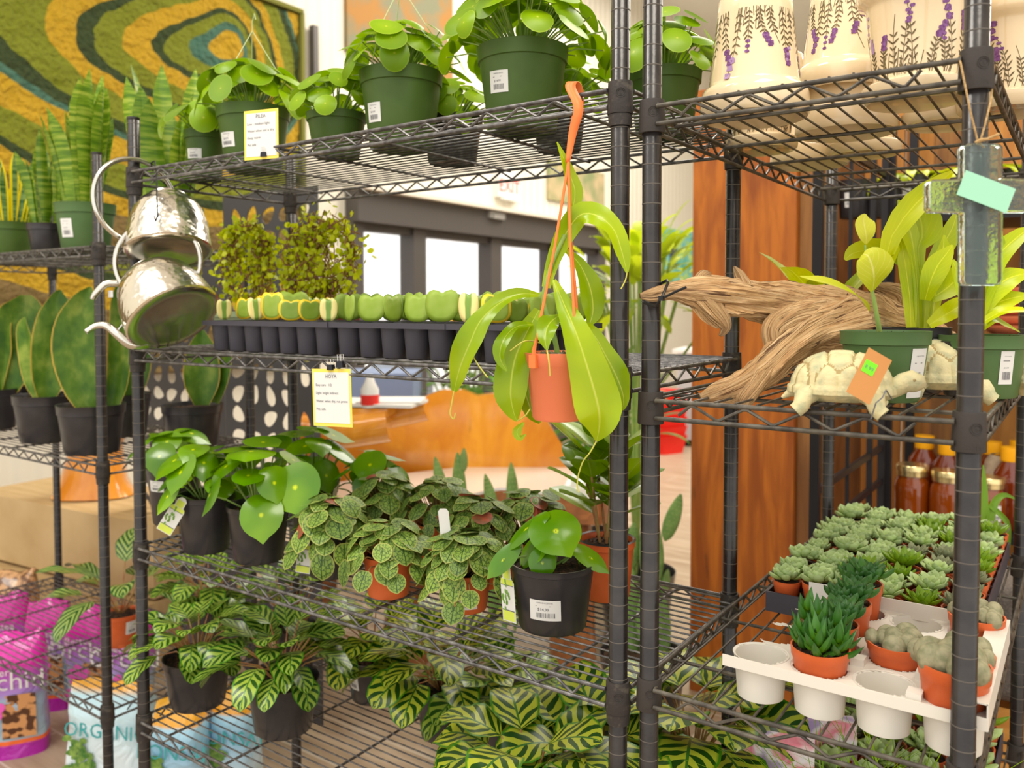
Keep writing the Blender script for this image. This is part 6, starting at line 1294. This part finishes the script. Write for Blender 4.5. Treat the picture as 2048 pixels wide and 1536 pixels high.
for k in range(6):
    z = .09 * k; b.lathe([(0, z + .002), (.17, z), (.21, z + .17), (.225, z + .18), (.21, z + .18)], 4, M=Matrix.Rotation(.5, 3, 'Z') @ Matrix.Diagonal((1.15, .85, 1)))
b.build('baskets', mat('red_basket_plastic', (.85, .03, .02), .4), t)
q = at(1372, 900, 2, FLOOR); t = thing('counter', 'pale grey counter beyond the red baskets, left of the timber column', 'counter', (q.x + .4, q.y + .6, FLOOR), .2); b = MB(); b.box((0, 0, .52), (1.3, .6, .9)); b.box((0, 0, .99), (1.4, .66, .04), 1); b.box((0, 0, .035), (1.26, .56, .07), 2); b.build('body', [mat('grey_panel', (.45, .45, .46), .5), M['white'], M['iron']], t)
# cacti on the floor
def pad(b, c, up_, nrm, a, h, mi=0):
    up_ = V(up_).normalized(); n_ = V(nrm).normalized(); sd_ = up_.cross(n_).normalized(); n_ = sd_.cross(up_); vs = []; N, Mv = 18, 12
    for i in range(Mv + 1):
        v = i / Mv; s = max(.05, math.sin(PI * min(1, v ** .8)) ** .6) if 0 < i < Mv else .12
        for k in range(N): an = 2 * PI * k / N; vs.append(V(c) + up_ * (h * v) + sd_ * (math.cos(an) * a * s) + n_ * (math.sin(an) * a * .28 * s))
    b.add(vs, [(i * N + k, i * N + (k + 1) % N, (i + 1) * N + (k + 1) % N, (i + 1) * N + k) for i in range(Mv) for k in range(N)] + [tuple(Mv * N + k for k in range(N))], None, mi)
    for i in range(2, Mv):
        for sg in (-1, 1):
            for j in range(-1, 2):
                v = i / Mv; s = math.sin(PI * v ** .8) ** .6; x = j / 1.7 + (.18 if i % 2 else 0); 
                if abs(x) < .95: p = V(c) + up_ * (h * v) + sd_ * (x * a * s) + n_ * (sg * a * .28 * s * math.sqrt(1 - x * x) * 1.01); b.disc(p, n_ * sg, up_, .0022, .0022, n=5, rings=1, dome=-.3, mi=1)
def cactus(lab, px, y, pr_, ph, pads, name='potted_prickly_pear', zb=FLOOR, st=None):
    p = px_at(px, y, zb); t = thing(name, lab, 'cactus', p, 0, 'prickly pear cacti behind the middle rack'); pot_mb(pr_, pr_ * .82, ph, .005).build('pot', M['black_pot'], t); soil_mb(pr_ * .93, ph * .93).build('soil', M['soil'], t); b = MB(); d = dep(p)
    for (x0_, y0_, x1_, y1_, hw_, dz) in pads:
        A = W(x0_, y0_, d + dz) - p; B = W(x1_, y1_, d + dz) - p; pad(b, A, B - A, -FW + RX * .2, hw_ * d / FPX, (B - A).length)
    b.build('pads', [M['cactus'], M['spine']], t)
    if st: stick_ = sticker(t, pr_, pr_ * .82, ph, face_angle(p) + st[0], ph * .4, .05, .06)
cactus('tall prickly pear in a black pot between the tall posts, raised pad at its right', 1285, 1.62, .15, .24, [(1300, 1300, 1300, 1160, 30, 0), (1315, 1340, 1322, 1180, 26, .05), (1270, 1310, 1262, 1130, 22, .03), (1306, 1180, 1300, 1020, 26, 0), (1330, 1082, 1362, 988, 17, 0), (1262, 1140, 1268, 1045, 18, .03), (1326, 1190, 1336, 1138, 10, .04), (1250, 1330, 1240, 1180, 20, .06)])
cactus('prickly pear in a black pot with label under the shelf, left of the big one', 1030, 1.45, .085, .17, [(1010, 1260, 1008, 1100, 14, 0), (1030, 1262, 1034, 1060, 12, .03)], st=(.5,))
cactus('slender prickly pear with four narrow pads rising behind the quilted-leaf plants', 955, 1.10, .12, .20, [(895, 1030, 870, 914, 13, 0), (922, 1040, 915, 905, 15, .05), (926, 945, 928, 896, 9, .05), (992, 1040, 970, 948, 12, .02), (1028, 1040, 1022, 925, 13, .06), (905, 1240, 898, 1020, 16, .02), (925, 1240, 922, 1030, 16, .05), (985, 1240, 990, 1030, 15, .03), (1015, 1240, 1026, 1030, 15, .06)])
# laser-cut metal screens
def leaf_hole(cx, cz, l, w_, a, n=12):
    o_ = []
    for k in range(n):
        v = 2 * PI * k / n; x = math.cos(v) * l / 2; y = math.sin(v) * w_ / 2 * (1 - .35 * math.cos(v)); o_.append((cx + x * math.cos(a) - y * math.sin(a), cz + x * math.sin(a) + y * math.cos(a)))
    return o_
def screen(lab, loc, rz, w_, h_, seed, nb, mk='screen'):
    t = thing('metal_screen', lab, 'screen', loc, rz, 'laser-cut leaf screens'); cu = bpy.data.curves.new('c', 'CURVE'); cu.dimensions = '2D'; cu.fill_mode = 'BOTH'; cu.extrude = .0012; rg = random.Random(seed)
    def spl(P_):
        s = cu.splines.new('POLY'); s.points.add(len(P_) - 1); s.use_cyclic_u = True
        for i, (x, y) in enumerate(P_): s.points[i].co = (x, y, 0, 1)
    spl([(-w_ / 2, 0), (w_ / 2, 0), (w_ / 2, h_), (-w_ / 2, h_)]); pl_ = []; step = .078
    nx = int((w_ - .06) / step); nz = int((h_ - .08) / step)
    for i in range(nx):
        for j in range(nz):
            if rg.random() < nb: continue
            cx = -w_ / 2 + .03 + (w_ - .06) * (i + .5) / nx; cz = .04 + (h_ - .08) * (j + .5) / nz; a = 1.2 * math.sin(cx * 7 + cz * 6) + 1.1 + (.5 if j % 2 else -.4); spl(leaf_hole(cx, cz, step * rg.uniform(.90, .99), step * rg.uniform(.50, .70), a))
    o = bpy.data.objects.new('c', cu); C.objects.link(o); dg = bpy.context.evaluated_depsgraph_get(); me = bpy.data.meshes.new_from_object(o.evaluated_get(dg)); bpy.data.objects.remove(o)
    me.transform(Matrix.Rotation(PI / 2, 4, 'X')); me.materials.clear(); me.materials.append(M[mk]); p = bpy.data.objects.new('plate', me); C.objects.link(p); p.parent = t
M['screen'] = mat('dark_grey_powder_coat', (.075, .072, .078), .45, .2)
q = px_at(355, .95, 0); screen('dark laser-cut leaf screen at the left, behind the paddle-leaf plants', (q.x, .95, FLOOR + .05), 0, .60, 1.62, 1, .04); q = px_at(540, .88, 0); screen('dark laser-cut leaf screen at the right, behind the topiaries', (q.x, .88, FLOOR + .05), 0, .50, 1.80, 2, .04)
# timber blocks and stump at the far left
M['tan'] = mat('sawn_tan_timber', (.50, .34, .16), .6, 0, (.60, .43, .22), 5, sc=(1, 6, 1)); q = at(70, 1010, 2, -.72)
t = thing('timber_block', 'stack of wide sawn tan timber blocks behind the left rack', 'timber', (q.x + .05, q.y + .15, FLOOR), .1); b = MB(); b.box((0, .1, .15), (1.3, .50, .30)); b.box((.03, .12, .46), (1.24, .46, .29)); b.build('blocks', M['tan'], t); q0 = t.location.copy()
t = thing('wood_stump', 'orange varnished wood slab chair on the tan timber behind the left rack', 'stump', (q.x + .0, q.y + .27, FLOOR + .612)); b = MB(); b.lathe([(0, 0), (.17, 0), (.14, .06), (.11, .20), (.13, .34), (.10, .36), (0, .36)], 24, wob=.10); b.build('wood', M['slab'], t)

for lab, px in (('yellow-topped bollard outside the entrance, the left one', 912), ('yellow-topped bollard outside the entrance, the right one', 1030)):
    q = at(px, 600, 0, -7.0); t = thing('bollard', lab, 'bollard', (q.x, q.y, FLOOR), 0, 'bollards outside the entrance'); b = MB(); b.lathe([(0, 0), (.09, 0), (.09, q.z - FLOOR), (.07, q.z - FLOOR + .06), (0, q.z - FLOOR + .09)], 16); b.build('post', M['cap'], t)
